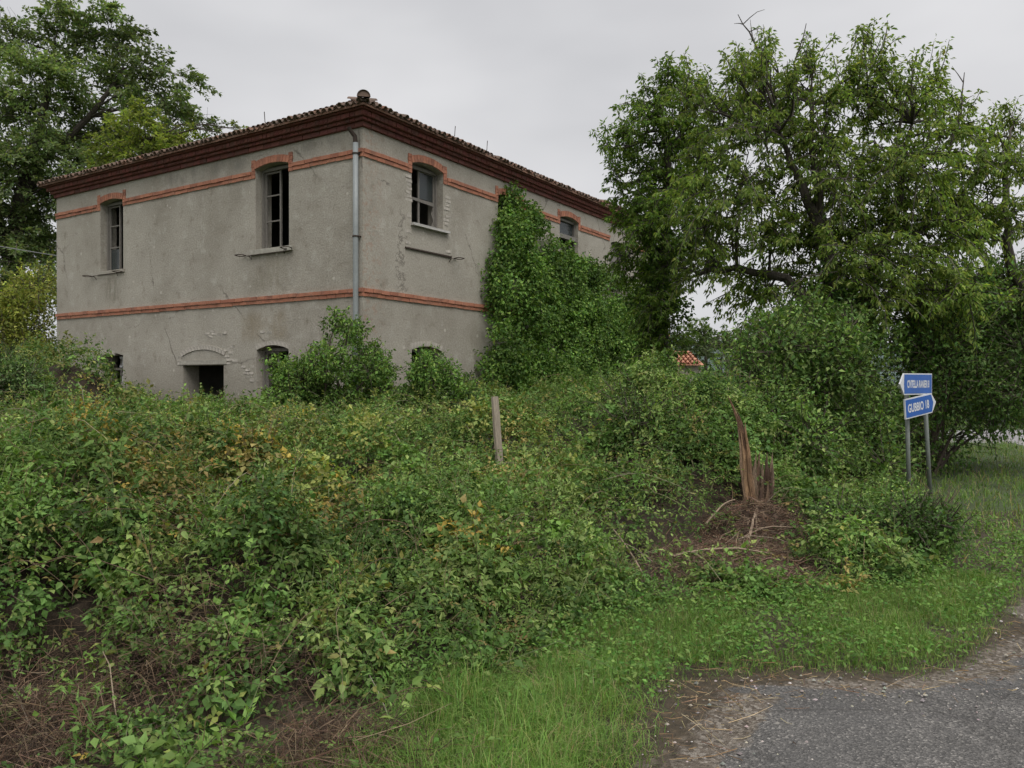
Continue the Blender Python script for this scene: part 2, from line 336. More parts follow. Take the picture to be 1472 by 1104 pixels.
def boughs(mb, tw, clumps, per, leaf, cols, w=None, aspect=.4, length=1.15, spread=.2, axis0=None, droop=.55, clumpvar=.16):
    """feathery boughs: each clump is a bundle of drooping leafy branches"""
    for c, r in clumps:
        c = np.asarray(c, float); R = float(np.mean(r)); m = max(5, int(per * R ** 1.5)); out = c - axis0; out[2] = 0; out = out / max(np.linalg.norm(out), 1e-6)
        d = nrm(runit(m) + out * .35 + np.array((0, 0, .4))); S = c + runit(m) * R * .35; L_ = R * length * RG.uniform(.5, 1.2, m); E = S + d * L_[:, None] + np.array((0, 0, -.3)) * L_[:, None]; Mi = S + d * (L_ * .55)[:, None]
        tw.sticks(S, Mi, E, .006 + .006 * L_, (.05, .042, .034))
        cnt = np.maximum(6, (L_ / leaf * 6.5).astype(int)); ix = np.repeat(np.arange(m), cnt); n = len(ix); t = RG.uniform(.05, 1, n) ** .8
        p = (1 - t[:, None]) ** 2 * S[ix] + 2 * (t * (1 - t))[:, None] * Mi[ix] + (t ** 2)[:, None] * E[ix]; lat = runit(n); lat[:, 2] *= .5; lat -= (lat * d[ix]).sum(1, keepdims=True) * d[ix] * .7
        p = p + lat * (spread * L_[ix] * (1.1 - .75 * t) * RG.uniform(.1, 1, n))[:, None]
        cv = np.clip(1 + RG.normal(0, clumpvar), .6, 1.5) * np.clip(1 + RG.normal(0, .12, m), .6, 1.4)
        col = np.clip(pal(n, cols, w) * cv[ix][:, None], .01, .8); ax = nrm(lat * .7 + d[ix] * .35 + runit(n) * .35 + np.array((0, 0, -droop))); nn = nrm(runit(n) * .6 + np.array((0, 0, .7)) + lat * .2)
        Ln = leaf * RG.uniform(.65, 1.25, n); leaves(mb, p, ax, nn, Ln, Ln * aspect, col)

def shoots(mb, tw, clumps, leaf, cols, w, aspect):
    """upright feathery shoots standing out of the top of the crown"""
    for c, r in clumps:
        c = np.asarray(c, float); R = float(np.mean(r)); m = 5; d = nrm(np.array((0, 0, 1.)) + RG.normal(size=(m, 3)) * .4); S = c + runit(m) * R * .5; L_ = RG.uniform(.25, .6, m); E = S + d * L_[:, None] + np.array((0, 0, R * .3)); Mi = (S + E) / 2 + RG.normal(0, .05, (m, 3))
        tw.sticks(S, Mi, E, np.full(m, .009), (.05, .042, .034)); cnt = 46; ix = np.repeat(np.arange(m), cnt); n = len(ix); t = RG.uniform(.1, 1.0, n)
        p = (1 - t[:, None]) ** 2 * S[ix] + 2 * (t * (1 - t))[:, None] * Mi[ix] + (t ** 2)[:, None] * E[ix]; lat = runit(n); p = p + lat * (.2 * (1.15 - .8 * t) * RG.uniform(.1, 1, n))[:, None]
        ax = nrm(lat * .6 + d[ix] * .2 + np.array((0, 0, -.5)) + runit(n) * .3); Ln = leaf * RG.uniform(.7, 1.2, n); leaves(mb, p, ax, nrm(runit(n) * .8 + np.array((0, 0, .5))), Ln, Ln * aspect, np.clip(pal(n, cols, w), .01, .8))

def limb(a, b, sag=.1, n=7, wob=.06):
    a = np.asarray(a, float); b = np.asarray(b, float); t = np.linspace(0, 1, n)[:, None]; ln = np.linalg.norm(b - a)
    p = a + (b - a) * t; p[:, 2] += np.sin(t[:, 0] * math.pi) * sag * ln
    w = RG.normal(0, wob * ln / n * 1.6, (n, 3)); w[0] = 0; w[-1] = 0; return p + np.cumsum(w, 0) * np.sin(t * math.pi)

# ------------------------------------------------------------------ ground, road
def seg_dist(x, y, poly, closed=True):
    x = np.asarray(x, float); y = np.asarray(y, float); best = np.full(x.shape, 1e9); inside = np.zeros(x.shape, bool)
    n = len(poly)
    for i in range(n if closed else n - 1):
        (x1, y1), (x2, y2) = poly[i], poly[(i + 1) % n]
        dx, dy = x2 - x1, y2 - y1; t = np.clip(((x - x1) * dx + (y - y1) * dy) / max(dx * dx + dy * dy, 1e-9), 0, 1)
        best = np.minimum(best, np.hypot(x - x1 - t * dx, y - y1 - t * dy))
        if closed:
            cr = ((y1 > y) != (y2 > y)); xi = x1 + (y - y1) * dx / (dy if abs(dy) > 1e-9 else 1e-9); inside ^= cr & (x < xi)
    return np.where(inside, best, -best) if closed else best
ROAD = [(.45, -12), (.68, 2.0), (.74, 3.1), (.82, 3.55), (1.05, 4.0), (1.6, 4.1), (2.2, 4.02), (2.7, 4.3), (3.4, 5.05), (4.45, 6.25), (7.3, 9.6), (10.2, 13.8), (12.4, 18.0), (13.0, 20.3), (10, 20.8), (10, 25.4), (16, 26), (34, 22), (34, -12)]
THICK = [(-.45, 2.9), (-.33, 3.45), (.08, 4.4), (.55, 5.1), (1.2, 5.5), (2.2, 5.65), (3.2, 6.1), (4.1, 7.3), (4.4, 8.9), (4.75, 10.0), (6.4, 12.4), (9, 16), (11, 19), (11, 23), (-17, 23), (-3.6, 2.6)]

def grid(x0, x1, y0, y1, s):
    xs = np.arange(x0, x1 + s / 2, s); ys = np.arange(y0, y1 + s / 2, s); X, Y = np.meshgrid(xs, ys)
    nx = len(xs); i = np.arange(len(ys) - 1)[:, None] * nx + np.arange(nx - 1)[None]; i = i.ravel()
    return X.ravel(), Y.ravel(), np.stack([i, i + 1, i + nx + 1, i + nx], 1)
gx, gy, gq = grid(-3.9, 7.2, 1.6, 9.6, .045)
sd = seg_dist(gx, gy, ROAD)
rn = fbm(gx * 2.2, gy * 2.2, 3, 4) - .5
soilpatch = np.clip(1.15 - np.hypot((gx - 1.02) / .42, (gy - 3.75) / .42), 0, 1) + .8 * np.clip(1.1 - np.hypot((gx - 1.65) / .75, (gy - 4.22) / .2), 0, 1)
broken = np.clip(1.0 - np.hypot((gx - 1.25) / .3, (gy - 4.02) / .1), 0, 1) * 1.5
r_w = np.clip(.5 + (sd - .03 + rn * .45) * 3.0 - soilpatch * 1.1 + broken * 1.2, 0, 1)
g_w = np.clip(.5 + (sd + .12 + rn * .5) * 2.6 - soilpatch * .35, 0, 1)
gz = .012 + np.clip(sd, -.3, .3) * .05 + (fbm(gx * 5, gy * 5, 9, 3) - .5) * .03 * (1 - r_w) + (fbm(gx * 1.3, gy * 1.3, 21, 2) - .5) * .02
gv = np.stack([gx, gy, gz], 1); gc = np.stack([r_w, g_w, rn + .5], 1)
fsd = sd[gq].mean(1)
for nm, msk in (('road', fsd > 0), ('verge_ground', fsd <= 0)):
    q = gq[msk]; u, inv = np.unique(q, return_inverse=True); b = MB(); b.quads(gv[u], inv.reshape(q.shape), gc[u]); b.build(nm, M['ground'], kind='structure', smooth=True)
b = MB(); S = 900; b.quads([(-S, -S, -.05), (S, -S, -.05), (S, S, -.05), (-S, S, -.05)], [(0, 1, 2, 3)]); b.build('ground', M['far_ground'], kind='structure')
fr = [(4.6, 9.5), (10.2, 13.8), (12.2, 18.0), (13.0, 20.3), (9.5, 21.0), (9.5, 25.2), (16, 25.8), (36, 22), (36, 9.5)]
fr = [(7.25, 9.5)] + fr[1:]
b = MB(); tr = tessellate_polygon([[Vector((x, y, 0)) for x, y in fr]]); b.add([(x, y, -.042) for x, y in fr], tr); b.build('far_road', M['far_road'], kind='structure')
# pale kerb stones along the far bend
for k in range(2):
    b = MB(); b.box((0, 0, .06), (.62, .16, .14), jit=.015); o = b.build('kerb_stone', M['marble'], label=['pale kerb stone at the bend of the far road, nearer the sign', 'pale kerb stone at the bend of the far road, nearer the right edge'][k], category='kerb stone', group='kerb stones by the far road')
    o.location = (12.75 + k * .75, 20.75 - k * .35, -.05); o.rotation_euler = (0, 0, -.4)
# far hill
b = MB(); n = 90; hx = np.linspace(-500, 700, n); hz = 14 + 22 * fbm(hx / 160, hx * 0, 31, 4) + 8 * fbm(hx / 40, hx * 0, 8, 3)
rows = [(330, 0.0), (420, .55), (480, .85), (520, 1.0), (620, .6)]
V = np.concatenate([np.stack([hx, np.full(n, y), -1 + hz * k + 2 * RG.normal(size=n) * (k > 0)], 1) for y, k in rows])
i = (np.arange(len(rows) - 1)[:, None] * n + np.arange(n - 1)[None]).ravel(); b.quads(V, np.stack([i, i + 1, i + n + 1, i + n], 1)); b.build('hill', M['hill'], kind='structure', smooth=True)

# ------------------------------------------------------------------ house
HA = math.radians(32.6); LL, RL, WT = 11.74, 15.6, .45      # left facade length, right facade length, wall thickness
WTOP = 6.75
house = empty('house', (-214 / F * 16, 16, 0), math.pi / 2 - HA, label='abandoned grey two-storey house with red brick bands and low tiled roof', category='house')
house_M = Matrix.Translation(house.location) @ Matrix.Rotation(math.pi / 2 - HA, 4, 'Z')
def hw(x, y, z): return np.array(house_M @ Vector((x, y, z)))        # house coordinates -> world
# facade coordinates (s along, z up, o outward): side 0 = left facade, side 1 = right facade
def fc(side, s, z, o=0.0): return (-o, s, z) if side == 0 else (s, -o, z)
def arch_pts(s0, s1, zs, rise, n=9):
    w = s1 - s0; out = []
    for k in range(n + 1):
        u = k / n; out.append((s0 + w * u, zs + rise * (1 - (2 * u - 1) ** 2)))
    return out
def opening(s0, s1, z0, zs, rise): return [(s0, z0)] + arch_pts(s0, s1, zs, rise) + [(s1, z0)]
OP = {0: {'A': (2.18, 3.27, 4.53, 6.33, .08), 'B': (8.46, 9.52, 4.5, 6.3, .08), 'C': (8.48, 9.5, 1.5, 2.24, .07), 'D': (4.4, 5.94, 0.0, 1.95, 0.0), 'E': (2.2, 3.25, 1.2, 2.27, .1)},
      1: {'F': (1.53, 2.66, 5.06, 6.36, .1), 'G': (4.95, 6.05, 4.5, 6.33, .08), 'H': (8.2, 9.35, 4.5, 6.33, .1), 'I': (11.65, 12.75, 4.5, 6.1, .1), 'J': (1.53, 2.6, 1.3, 2.26, .09)}}
def facade(side, s0, s1, ops, zb=-.05, zt=WTOP):
    loops = [[(s0, zb), (s1, zb), (s1, zt), (s0, zt)]]
    for k, o in ops.items():
        pts = opening(*o)
        if o[2] <= 0: pts = [(a, max(z, .0)) for a, z in pts]
        if o[4] == 0: pts = [(o[0], o[2]), (o[0], o[3]), (o[1], o[3]), (o[1], o[2])]
        loops.append(pts[::-1])
    tri = tessellate_polygon([[Vector((a, z, 0)) for a, z in lp] for lp in loops]); flat = [p for lp in loops for p in lp]; n = len(flat)
    b = MB(); v = [fc(side, a, z, 0) for a, z in flat] + [fc(side, a, z, -WT) for a, z in flat]
    f = [tuple(t) for t in tri] + [tuple(n + i for i in t[::-1]) for t in tri]; off = 0
    for lp in loops:
        m = len(lp)
        for i in range(m):
            j = (i + 1) % m; f += [(off + i, off + j, n + off + j), (off + i, n + off + j, n + off + i)]
        off += m
    b.add(v, f); return b
facade(1, 0, RL, OP[1]).build('wall', M['stucco'], house)
facade(0, WT, LL, OP[0]).build('wall', M['stucco'], house)
b = MB(); b.box((RL - WT / 2, LL / 2 + WT / 2 - .0, WTOP / 2), (WT, LL - WT - .004, WTOP + .1)); b.build('wall', M['stucco'], house)
b = MB(); b.box((RL / 2, LL - WT / 2, WTOP / 2), (RL - 2 * WT - .01, WT - .01, WTOP + .1)); b.build('wall', M['stucco'], house)
b = MB(); b.box((RL / 2, LL / 2, 3.33), (RL - 2 * WT - .02, LL - 2 * WT - .02, .2)); b.build('upper_floor', M['boards'], house)
b = MB(); b.box((RL / 2, LL / 2, 6.62), (RL - 2 * WT - .02, LL - 2 * WT - .02, .1)); b.build('attic_floor', M['boards'], house)
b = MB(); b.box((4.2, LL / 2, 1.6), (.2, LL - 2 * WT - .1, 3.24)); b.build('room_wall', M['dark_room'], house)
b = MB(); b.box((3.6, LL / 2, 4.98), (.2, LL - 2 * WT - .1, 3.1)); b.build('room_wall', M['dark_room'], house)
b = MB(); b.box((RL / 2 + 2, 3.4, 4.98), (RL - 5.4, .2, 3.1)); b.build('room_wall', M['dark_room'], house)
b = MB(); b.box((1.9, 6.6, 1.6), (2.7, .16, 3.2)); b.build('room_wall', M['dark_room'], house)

# cornice: stepped brick courses with a mitre at the corner
def ring_band(mb, o0, o1, z0, z1):
    for side, (a, c) in ((0, (-1, 1)), (1, (-1, 1))):
        Lx = LL if side == 0 else RL
        pr = [(o0, z0), (o1, z0), (o1, z1), (o0, z1)]
        v = [fc(side, -o, z, o) for o, z in pr] + [fc(side, Lx + o, z, o) for o, z in pr]
        mb.quads(v, [(0, 1, 5, 4), (1, 2, 6, 5), (2, 3, 7, 6), (3, 0, 4, 7), (4, 5, 6, 7)])
    # returns round the two far ends
    for side in (0, 1):
        Lx = LL if side == 0 else RL
        pr = [(o0, z0), (o1, z0), (o1, z1), (o0, z1)]
        def g(o, z, dpt): return (dpt, Lx + o, z) if side == 0 else (Lx + o, dpt, z)
        v = [g(o, z, -o) for o, z in pr] + [g(o, z, 3.0) for o, z in pr]
        mb.quads(v, [(0, 1, 5, 4), (1, 2, 6, 5), (2, 3, 7, 6), (3, 0, 4, 7), (4, 5, 6, 7)])
cb = MB()
STEPS = [(.055, WTOP - .005, .10, .25), (.12, WTOP + .10, .065, .125), (.19, WTOP + .17, .10, .125), (.26, WTOP + .275, .065, .25)]
for o, z, h, w in STEPS: ring_band(cb, -.05, o - .012, z - .004, z + h + .006)
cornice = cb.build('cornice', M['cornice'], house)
for o, z, h, w in STEPS:
    mb = MB()
    for side, Lx in ((0, LL), (1, RL)):
        s = -o
        while s < Lx + o - .02:
            ww = min(w, Lx + o - s) - .012; k = RG.uniform(.75, 1.3); lo = 0 if RG.random() > .02 else -.03
            mb.box(fc(side, s + ww / 2, z + h / 2 + RG.normal(0, .002), o - .06 + lo + RG.normal(0, .003)), (.12, ww, h - .012) if side == 0 else (ww, .12, h - .012), (k, k * RG.uniform(.9, 1.1), k), jit=.002)
            s += w
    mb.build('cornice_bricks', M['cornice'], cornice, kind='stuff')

# brick bands: individual bricks, the nearest as parts
bm1 = MB(); bm1.box((0, 0, 0), (.1, .245, .078), jit=.003); brick_me = [bm1.mesh('brick')]
for k in range(3):
    q = MB(); q.box((0, 0, 0), (.1, .245, .078), jit=.004); brick_me.append(q.mesh('brick'))
for me in brick_me: me.materials.append(M['brick'])
def gaps(side):
    return [(o[0] - .13, o[1] + .13) for k, o in OP[side].items() if o[3] > 5]
cand = []
bands = []
for zi, z0 in enumerate((3.3, 6.14)):
    for side, Lx in ((0, LL), (1, RL)):
        segs = [(0 if side else -.0, Lx)]
        if zi == 1:
            segs = []; s = -.0
            for g0, g1 in sorted(gaps(side)): segs.append((s, g0)); s = g1
            segs.append((s, Lx))
        for a, c in segs:
            o_ = .012
            bb = MB(); bb.box(fc(side, (a + c) / 2, z0 + .085, o_ / 2 - .02), (.05, c - a, .168) if side == 0 else (c - a, .05, .168))
            for course in (0, 1):
                s = a + (-.02 if a == 0 and side == 0 else 0); first = True
                while s < c - .03:
                    w = .255
                    if first and course == 1 and a > 0: w = .13
                    if a == 0 and first: w = .255 if course == side else .14
                    first = False
                    w = min(w, c - s); pos = fc(side, s + w / 2, z0 + .044 + course * .084, (.028 if course == 0 else .05) - .05)
                    wp = hw(*pos); cand.append((float(np.hypot(wp[0], wp[1])), zi, side, pos, w, len(bands))); s += w
            bands.append(bb.build('brick_band', M['white_brick'], house))
# hidden by the ivy or the tree: not needed singly
vis = [c for c in cand if not (c[2] == 1 and (c[3][0] > 11.6 or (c[1] == 0 and c[3][0] > 5.6) or (c[1] == 1 and 4.9 < c[3][0] < 6.3 and False)))]
rest = [c for c in cand if c not in vis]
vis.sort(key=lambda c: c[0]); rest += vis[300:]; vis = vis[:300]
for d, zi, side, pos, w, bi in vis:
    o = bpy.data.objects.new('brick', random.choice(brick_me)); COL.objects.link(o); o.parent = bands[bi]
    o.location = (pos[0] + random.gauss(0, .002), pos[1] + random.gauss(0, .002), pos[2] + random.gauss(0, .002)); o.rotation_euler = (0, 0, (0 if side == 0 else -math.pi / 2) + random.gauss(0, .006)); o.scale = (1, (w - .008) / .245, 1)
for bi in range(len(bands)):
    mb = MB()
    for d, z_, side, pos, w, b_i in rest:
        if b_i == bi: k = RG.uniform(.8, 1.2); mb.box(pos, (.1, w - .008, .078) if side == 0 else (w - .008, .1, .078), (k, k, k), jit=.003)
    if mb.n: mb.build('band_bricks', M['brick'], bands[bi], kind='stuff')

# brick arches over the upper windows, pale brick arches below
def arch(side, o, red=True, h=.155, n=12, proud=.03):
    s0, s1, z0, zs, rise = o; m = M['brick'] if red else M['white_brick']
    rt = empty('window_arch' if True else '', parent=house)
    w = (s1 - s0 + .06) / n
    def put(c, sz, ang=0):
        mb = MB(); bx = np.array(sz) / 2
        mb.box((0, 0, 0), sz, tuple(np.full(3, RG.uniform(.85, 1.15))), jit=.003)
        ob = mb.build('arch_brick', m, rt); ob.location = c; ob.rotation_euler = ((-ang if side == 0 else 0), (0 if side == 0 else -ang), 0)
        if side == 0: ob.rotation_euler = (ang, 0, 0)
        else: ob.rotation_euler = (0, -ang, 0)
    for k in range(n):
        u = (k + .5) / n; s = s0 - .03 + w * (k + .5); z = zs + rise * (1 - (2 * u - 1) ** 2); sl = -4 * rise * (2 * u - 1) / (s1 - s0)
        put(fc(side, s, z + h / 2 + .004, proud - .06), (.12, w - .008, h) if side == 0 else (w - .008, .12, h), math.atan(sl) )
    if red:      # toothed ears running down beside the springing to the band
        for sg, e in ((-1, s0), (1, s1)):
            for j in range(5):
                zz = 6.18 + j * .084; ww = .125 if j % 2 else .115
                if sg: put(fc(side, e + sg * (.005 + ww / 2), zz, proud - .07), (.12, ww, .076) if side == 0 else (ww, .12, .076))
    return rt
for k in ('A', 'B'): arch(0, OP[0][k])
for k in ('F', 'G', 'H'): arch(1, OP[1][k])
arch(0, OP[0]['E'], False, .1, 9, .003); arch(1, OP[1]['J'], False, .12, 11, .004); arch(0, (8.9, 9.62, 0, 2.24, .05), False, .1, 5, .003)
# door: pale brick arch over a recessed tympanum, lintel
arch(0, (4.36, 5.98, 0, 2.16, .16), False, .11, 15, .022)
b = MB(); b.box(fc(0, 5.17, 2.02, -.06), (.16, 1.78, .1), jit=.006); b.build('lintel', M['concrete'], house)
def white_patch(side, pts):
    for s, z in pts:
        mb = MB(); w = RG.uniform(.12, .24); mb.box(fc(side, s, z, .003 - .03), (.066, w, .06) if side == 0 else (w, .066, .06), tuple(np.full(3, RG.uniform(.8, 1.1))), jit=.008); mb.build('exposed_brick', M['white_brick'], house)
white_patch(0, [(4.28, 1.99), (4.2, 2.07), (4.3, 2.15), (4.15, 2.23), (4.26, 2.3), (4.1, 2.38), (4.0, 2.05), (6.06, 2.0), (6.1, 2.08), (6.04, 2.16),
                (4.9, 2.62), (4.72, 2.69), (4.55, 2.66), (4.8, 2.76), (4.35, 2.7), (5.0, 2.7), (3.45, 1.75), (3.55, 1.83), (3.4, 1.91), (3.5, 1.67), (3.62, 1.75), (3.4, 1.59), (3.7, 1.9),
                (9.62, 2.3), (9.7, 2.38), (9.6, 2.46), (3.05, 2.68), (2.82, 2.66)])
white_patch(1, [(1.43 + RG.uniform(-.04, .02), z) for z in np.arange(4.6, 6.1, .085) if RG.random() < .6] + [(2.78 + RG.uniform(-.03, .08), z) for z in np.arange(4.6, 6.0, .09) if RG.random() < .5])

# windows
def bar(parent, name, side, s0, s1, z0, z1, o, th, m, lab=None):
    mb = MB(); mb.box(fc(side, (s0 + s1) / 2, (z0 + z1) / 2, o), (th, s1 - s0, z1 - z0) if side == 0 else (s1 - s0, th, z1 - z0), jit=.003); return mb.build(name, m, parent)
def casement(side, o, inset=.2):
    s0, s1, z0, zs, rise = o; top = zs + .02
    fr = empty('window', parent=house)
    bar(fr, 'jamb', side, s0 + .005, s0 + .06, z0 + .01, top, -inset, .07, M['frame_wood']); bar(fr, 'jamb', side, s1 - .06, s1 - .005, z0 + .01, top, -inset, .07, M['frame_wood'])
    bar(fr, 'head', side, s0 + .06, s1 - .06, top - .05, top + .02, -inset, .07, M['frame_wood']); return fr
def leaf_sash(fr, side, s0, s1, z0, z1, o, mats='frame_wood', cross=(.38, .7), glass_from=None):
    m = M[mats]
    for a, c in ((s0, s0 + .045), (s1 - .045, s1)): bar(fr, 'stile', side, a, c, z0, z1, o, .04, m)
    for z in [z0 + .02, z1 - .03] + [z0 + (z1 - z0) * k for k in cross]: bar(fr, 'muntin', side, s0 + .045, s1 - .045, z - .016, z + .016, o, .034, m)
    if glass_from is not None: bar(fr, 'pane', side, s0 + .04, s1 - .04, z0 + (z1 - z0) * glass_from, z1 - .04, o, .005, M['glass'])
fA = casement(0, OP[0]['A']); leaf_sash(fA, 0, 2.68, 3.2, 4.55, 6.3, -.235, cross=(.36, .69))
fB = casement(0, OP[0]['B']); leaf_sash(fB, 0, 8.96, 9.45, 4.52, 6.27, -.235, cross=(.36, .69)); bar(fB, 'pane', 0, 9.0, 9.4, 4.56, 5.1, -.235, .005, M['glass'])
fF = casement(1, OP[1]['F']); leaf_sash(fF, 1, 2.02, 2.6, 5.08, 6.36, -.235, cross=(), glass_from=.5)
b = MB(); zz = np.linspace(5.1, 5.7, 8); cv = np.concatenate([np.stack([np.full(8, 2.6), np.full(8, .21), zz], 1), np.stack([2.6 - .13 * (1 - (zz - 5.1) / .6) ** .7 - .02 * np.sin(zz * 20), .21 + .03 * np.sin(zz * 14), zz], 1)])
i = np.arange(7); b.quads(cv, np.stack([i, i + 1, i + 9, i + 8], 1)); b.build('curtain_scrap', M['frame_wood'], fF)
fH = casement(1, OP[1]['H'], .14)
bar(fH, 'transom', 1, 8.22, 9.33, 5.78, 5.9, -.1, .12, M['shutter_wood'])
for k in range(6): bar(fH, 'plank', 1, 8.3 + k * .162, 8.3 + k * .162 + .152, 4.52, 5.6 - (.08 if k in (1, 4) else 0) * k, -.2 + random.gauss(0, .004), .03, M['shutter_wood'])
bar(fH, 'pane', 1, 8.28, 9.27, 5.9, 6.3, -.17, .006, M['glass'])
fI = casement(1, OP[1]['I']); 
for k in range(3): bar(fI, 'plank', 1, 11.75 + k * .15, 11.89 + k * .15, 4.55, 6.05, -.06, .03, M['shutter_wood'])
fG = casement(1, OP[1]['G']); leaf_sash(fG, 1, 5.02, 5.5, 4.52, 6.3, -.235)
fC = empty('window', parent=house)
bar(fC, 'jamb', 0, 9.42, 9.48, 1.5, 2.24, -.28, .06, M['frame_wood']); bar(fC, 'muntin', 0, 8.5, 9.42, 1.86, 1.92, -.28, .05, M['frame_wood']); bar(fC, 'stile', 0, 8.98, 9.02, 1.5, 2.24, -.28, .05, M['frame_wood'])
def rag(side, s0, s1, z0, z1, o, m, parent, seed):
    n = 9; b = MB(); u, v = np.meshgrid(np.linspace(0, 1, n), np.linspace(0, 1, n)); ss = s0 + (s1 - s0) * u; zz = z0 + (z1 - z0) * v + (1 - v) * .16 * (vnoise(u * 4, u * 0, seed) - .5)
    oo = o + .05 * (vnoise(u * 3, v * 3, seed + 1) - .5); vv = [fc(side, a, z, k) for a, z, k in zip(ss.ravel(), zz.ravel(), oo.ravel())]
    i = (np.arange(n - 1)[:, None] * n + np.arange(n - 1)[None]).ravel(); q = np.stack([i, i + 1, i + n + 1, i + n], 1); q = q[RG.random(len(q)) > .08]; b.quads(vv, q); b.build('torn_sheet', m, parent)
rag(0, 8.55, 9.05, 1.92, 2.22, -.25, M['cloth'], fC, 3); rag(0, 8.56, 8.92, 1.53, 1.84, -.26, M['cloth'], fC, 5)
fE = casement(0, OP[0]['E']); leaf_sash(fE, 0, 2.75, 3.18, 1.22, 2.24, -.235, cross=(.5,))
fJ = casement(1, OP[1]['J']); leaf_sash(fJ, 1, 2.1, 2.54, 1.32, 2.24, -.235, cross=(.5,))
# sills, ledges and flower-pot rings
def slab(name, side, s0, s1, z0, z1, o0, o1, m):
    mb = MB(); mb.box(fc(side, (s0 + s1) / 2, (z0 + z1) / 2, (o0 + o1) / 2), (o1 - o0, s1 - s0, z1 - z0) if side == 0 else (s1 - s0, o1 - o0, z1 - z0), jit=.005); return mb.build(name, m, house)
slab('window_sill', 0, 2.05, 3.42, 4.42, 4.53, -.2, .05, M['concrete']); slab('window_sill', 0, 8.4, 9.62, 4.42, 4.5, -.2, .03, M['stucco'])
slab('window_sill', 1, 1.5, 2.82, 5.0, 5.055, -.3, .09, M['marble'])
slab('window_ledge', 1, 1.3, 2.95, 4.46, 4.5, -.05, .035, M['iron'])
def pot_ring(side, s, z, sg):
    mb = MB(); th = np.linspace(0, 2 * math.pi, 15); r = .12
    mb.tube([fc(side, s + r * 1.0 * math.cos(t), z + .004 * math.sin(t * 3), .14 + r * math.sin(t)) for t in th], .011, 5, cap=False)
    mb.tube([fc(side, s - sg * r * .6, z - .005, .05), fc(side, s - sg * (r + .06), z - .02, .05), fc(side, s - sg * (r + .09), z - .09, .0)], .009, 5); mb.build('pot_ring', M['iron'], house)
pot_ring(0, 3.62, 4.42, 1); pot_ring(0, 2.12, 4.46, -1); pot_ring(0, 9.92, 4.4, 1); pot_ring(0, 8.5, 4.42, -1); pot_ring(1, 3.1, 4.46, 1)
for s0, s1, z in ((2.1, 3.5, 4.41), (8.5, 9.8, 4.4)):
    mb = MB(); mb.tube([fc(0, s0, z + .004, .055), fc(0, (s0 + s1) / 2, z - .008, .055), fc(0, s1, z, .055)], .009, 5); mb.build('iron_rail', M['iron'], house)

# roof: hip with an eaves course of barrel tiles, each a part
EO = .36; EZ = WTOP + .345; SL = math.tan(math.radians(15))
rb = MB(); hx0, hy0, hx1, hy1 = -EO + .05, -EO + .05, RL + EO, LL + EO
hgt = (hy1 - hy0) / 2 * SL; mx0 = hx0 + (hy1 - hy0) / 2; mx1 = hx1 - (hy1 - hy0) / 2; my = (hy0 + hy1) / 2
for zoff in (0.0, -.045):
    z = EZ + zoff; v = [(hx0, hy0, z), (hx1, hy0, z), (hx1, hy1, z), (hx0, hy1, z), (mx0, my, z + hgt), (mx1, my, z + hgt)]
    rb.add(v, [(0, 1, 5), (0, 5, 4), (1, 2, 5), (2, 3, 4), (2, 4, 5), (3, 0, 4)])
rb.quads([(hx0, hy0, EZ), (hx1, hy0, EZ), (hx1, hy1, EZ), (hx0, hy1, EZ)] + [(hx0, hy0, EZ - .045), (hx1, hy0, EZ - .045), (hx1, hy1, EZ - .045), (hx0, hy1, EZ - .045)], [(0, 1, 5, 4), (1, 2, 6, 5), (2, 3, 7, 6), (3, 0, 4, 7)])
roof = rb.build('roof', M['tile'], house)
def half_tile(up, r0, r1, L=.46, th=.014, n=7):
    mb = MB(); a = np.linspace(0, math.pi, n); V = []
    for x, r in ((0, r0), (L, r1)):
        for rr in (r, r - th): V += [(x, rr * math.cos(t), (1 if up else -1) * rr * math.sin(t)) for t in a]
    q = []
    for i in range(n - 1):
        q += [(i, i + 1, 2 * n + i + 1, 2 * n + i), (n + i + 1, n + i, 3 * n + i, 3 * n + i + 1), (i + 1, i, n + i, n + i + 1)]
    mb.quads(np.array(V), q); me = mb.mesh('roof_tile', True); me.materials.append(M['tile']); return me
cov = [half_tile(True, .072, .06), half_tile(True, .068, .06)]; pan = [half_tile(False, .066, .075), half_tile(False, .068, .076)]
missing = {1: [(3.9, 4.5), (5.6, 6.6), (8.4, 8.9)], 0: [(2.4, 2.9)]}
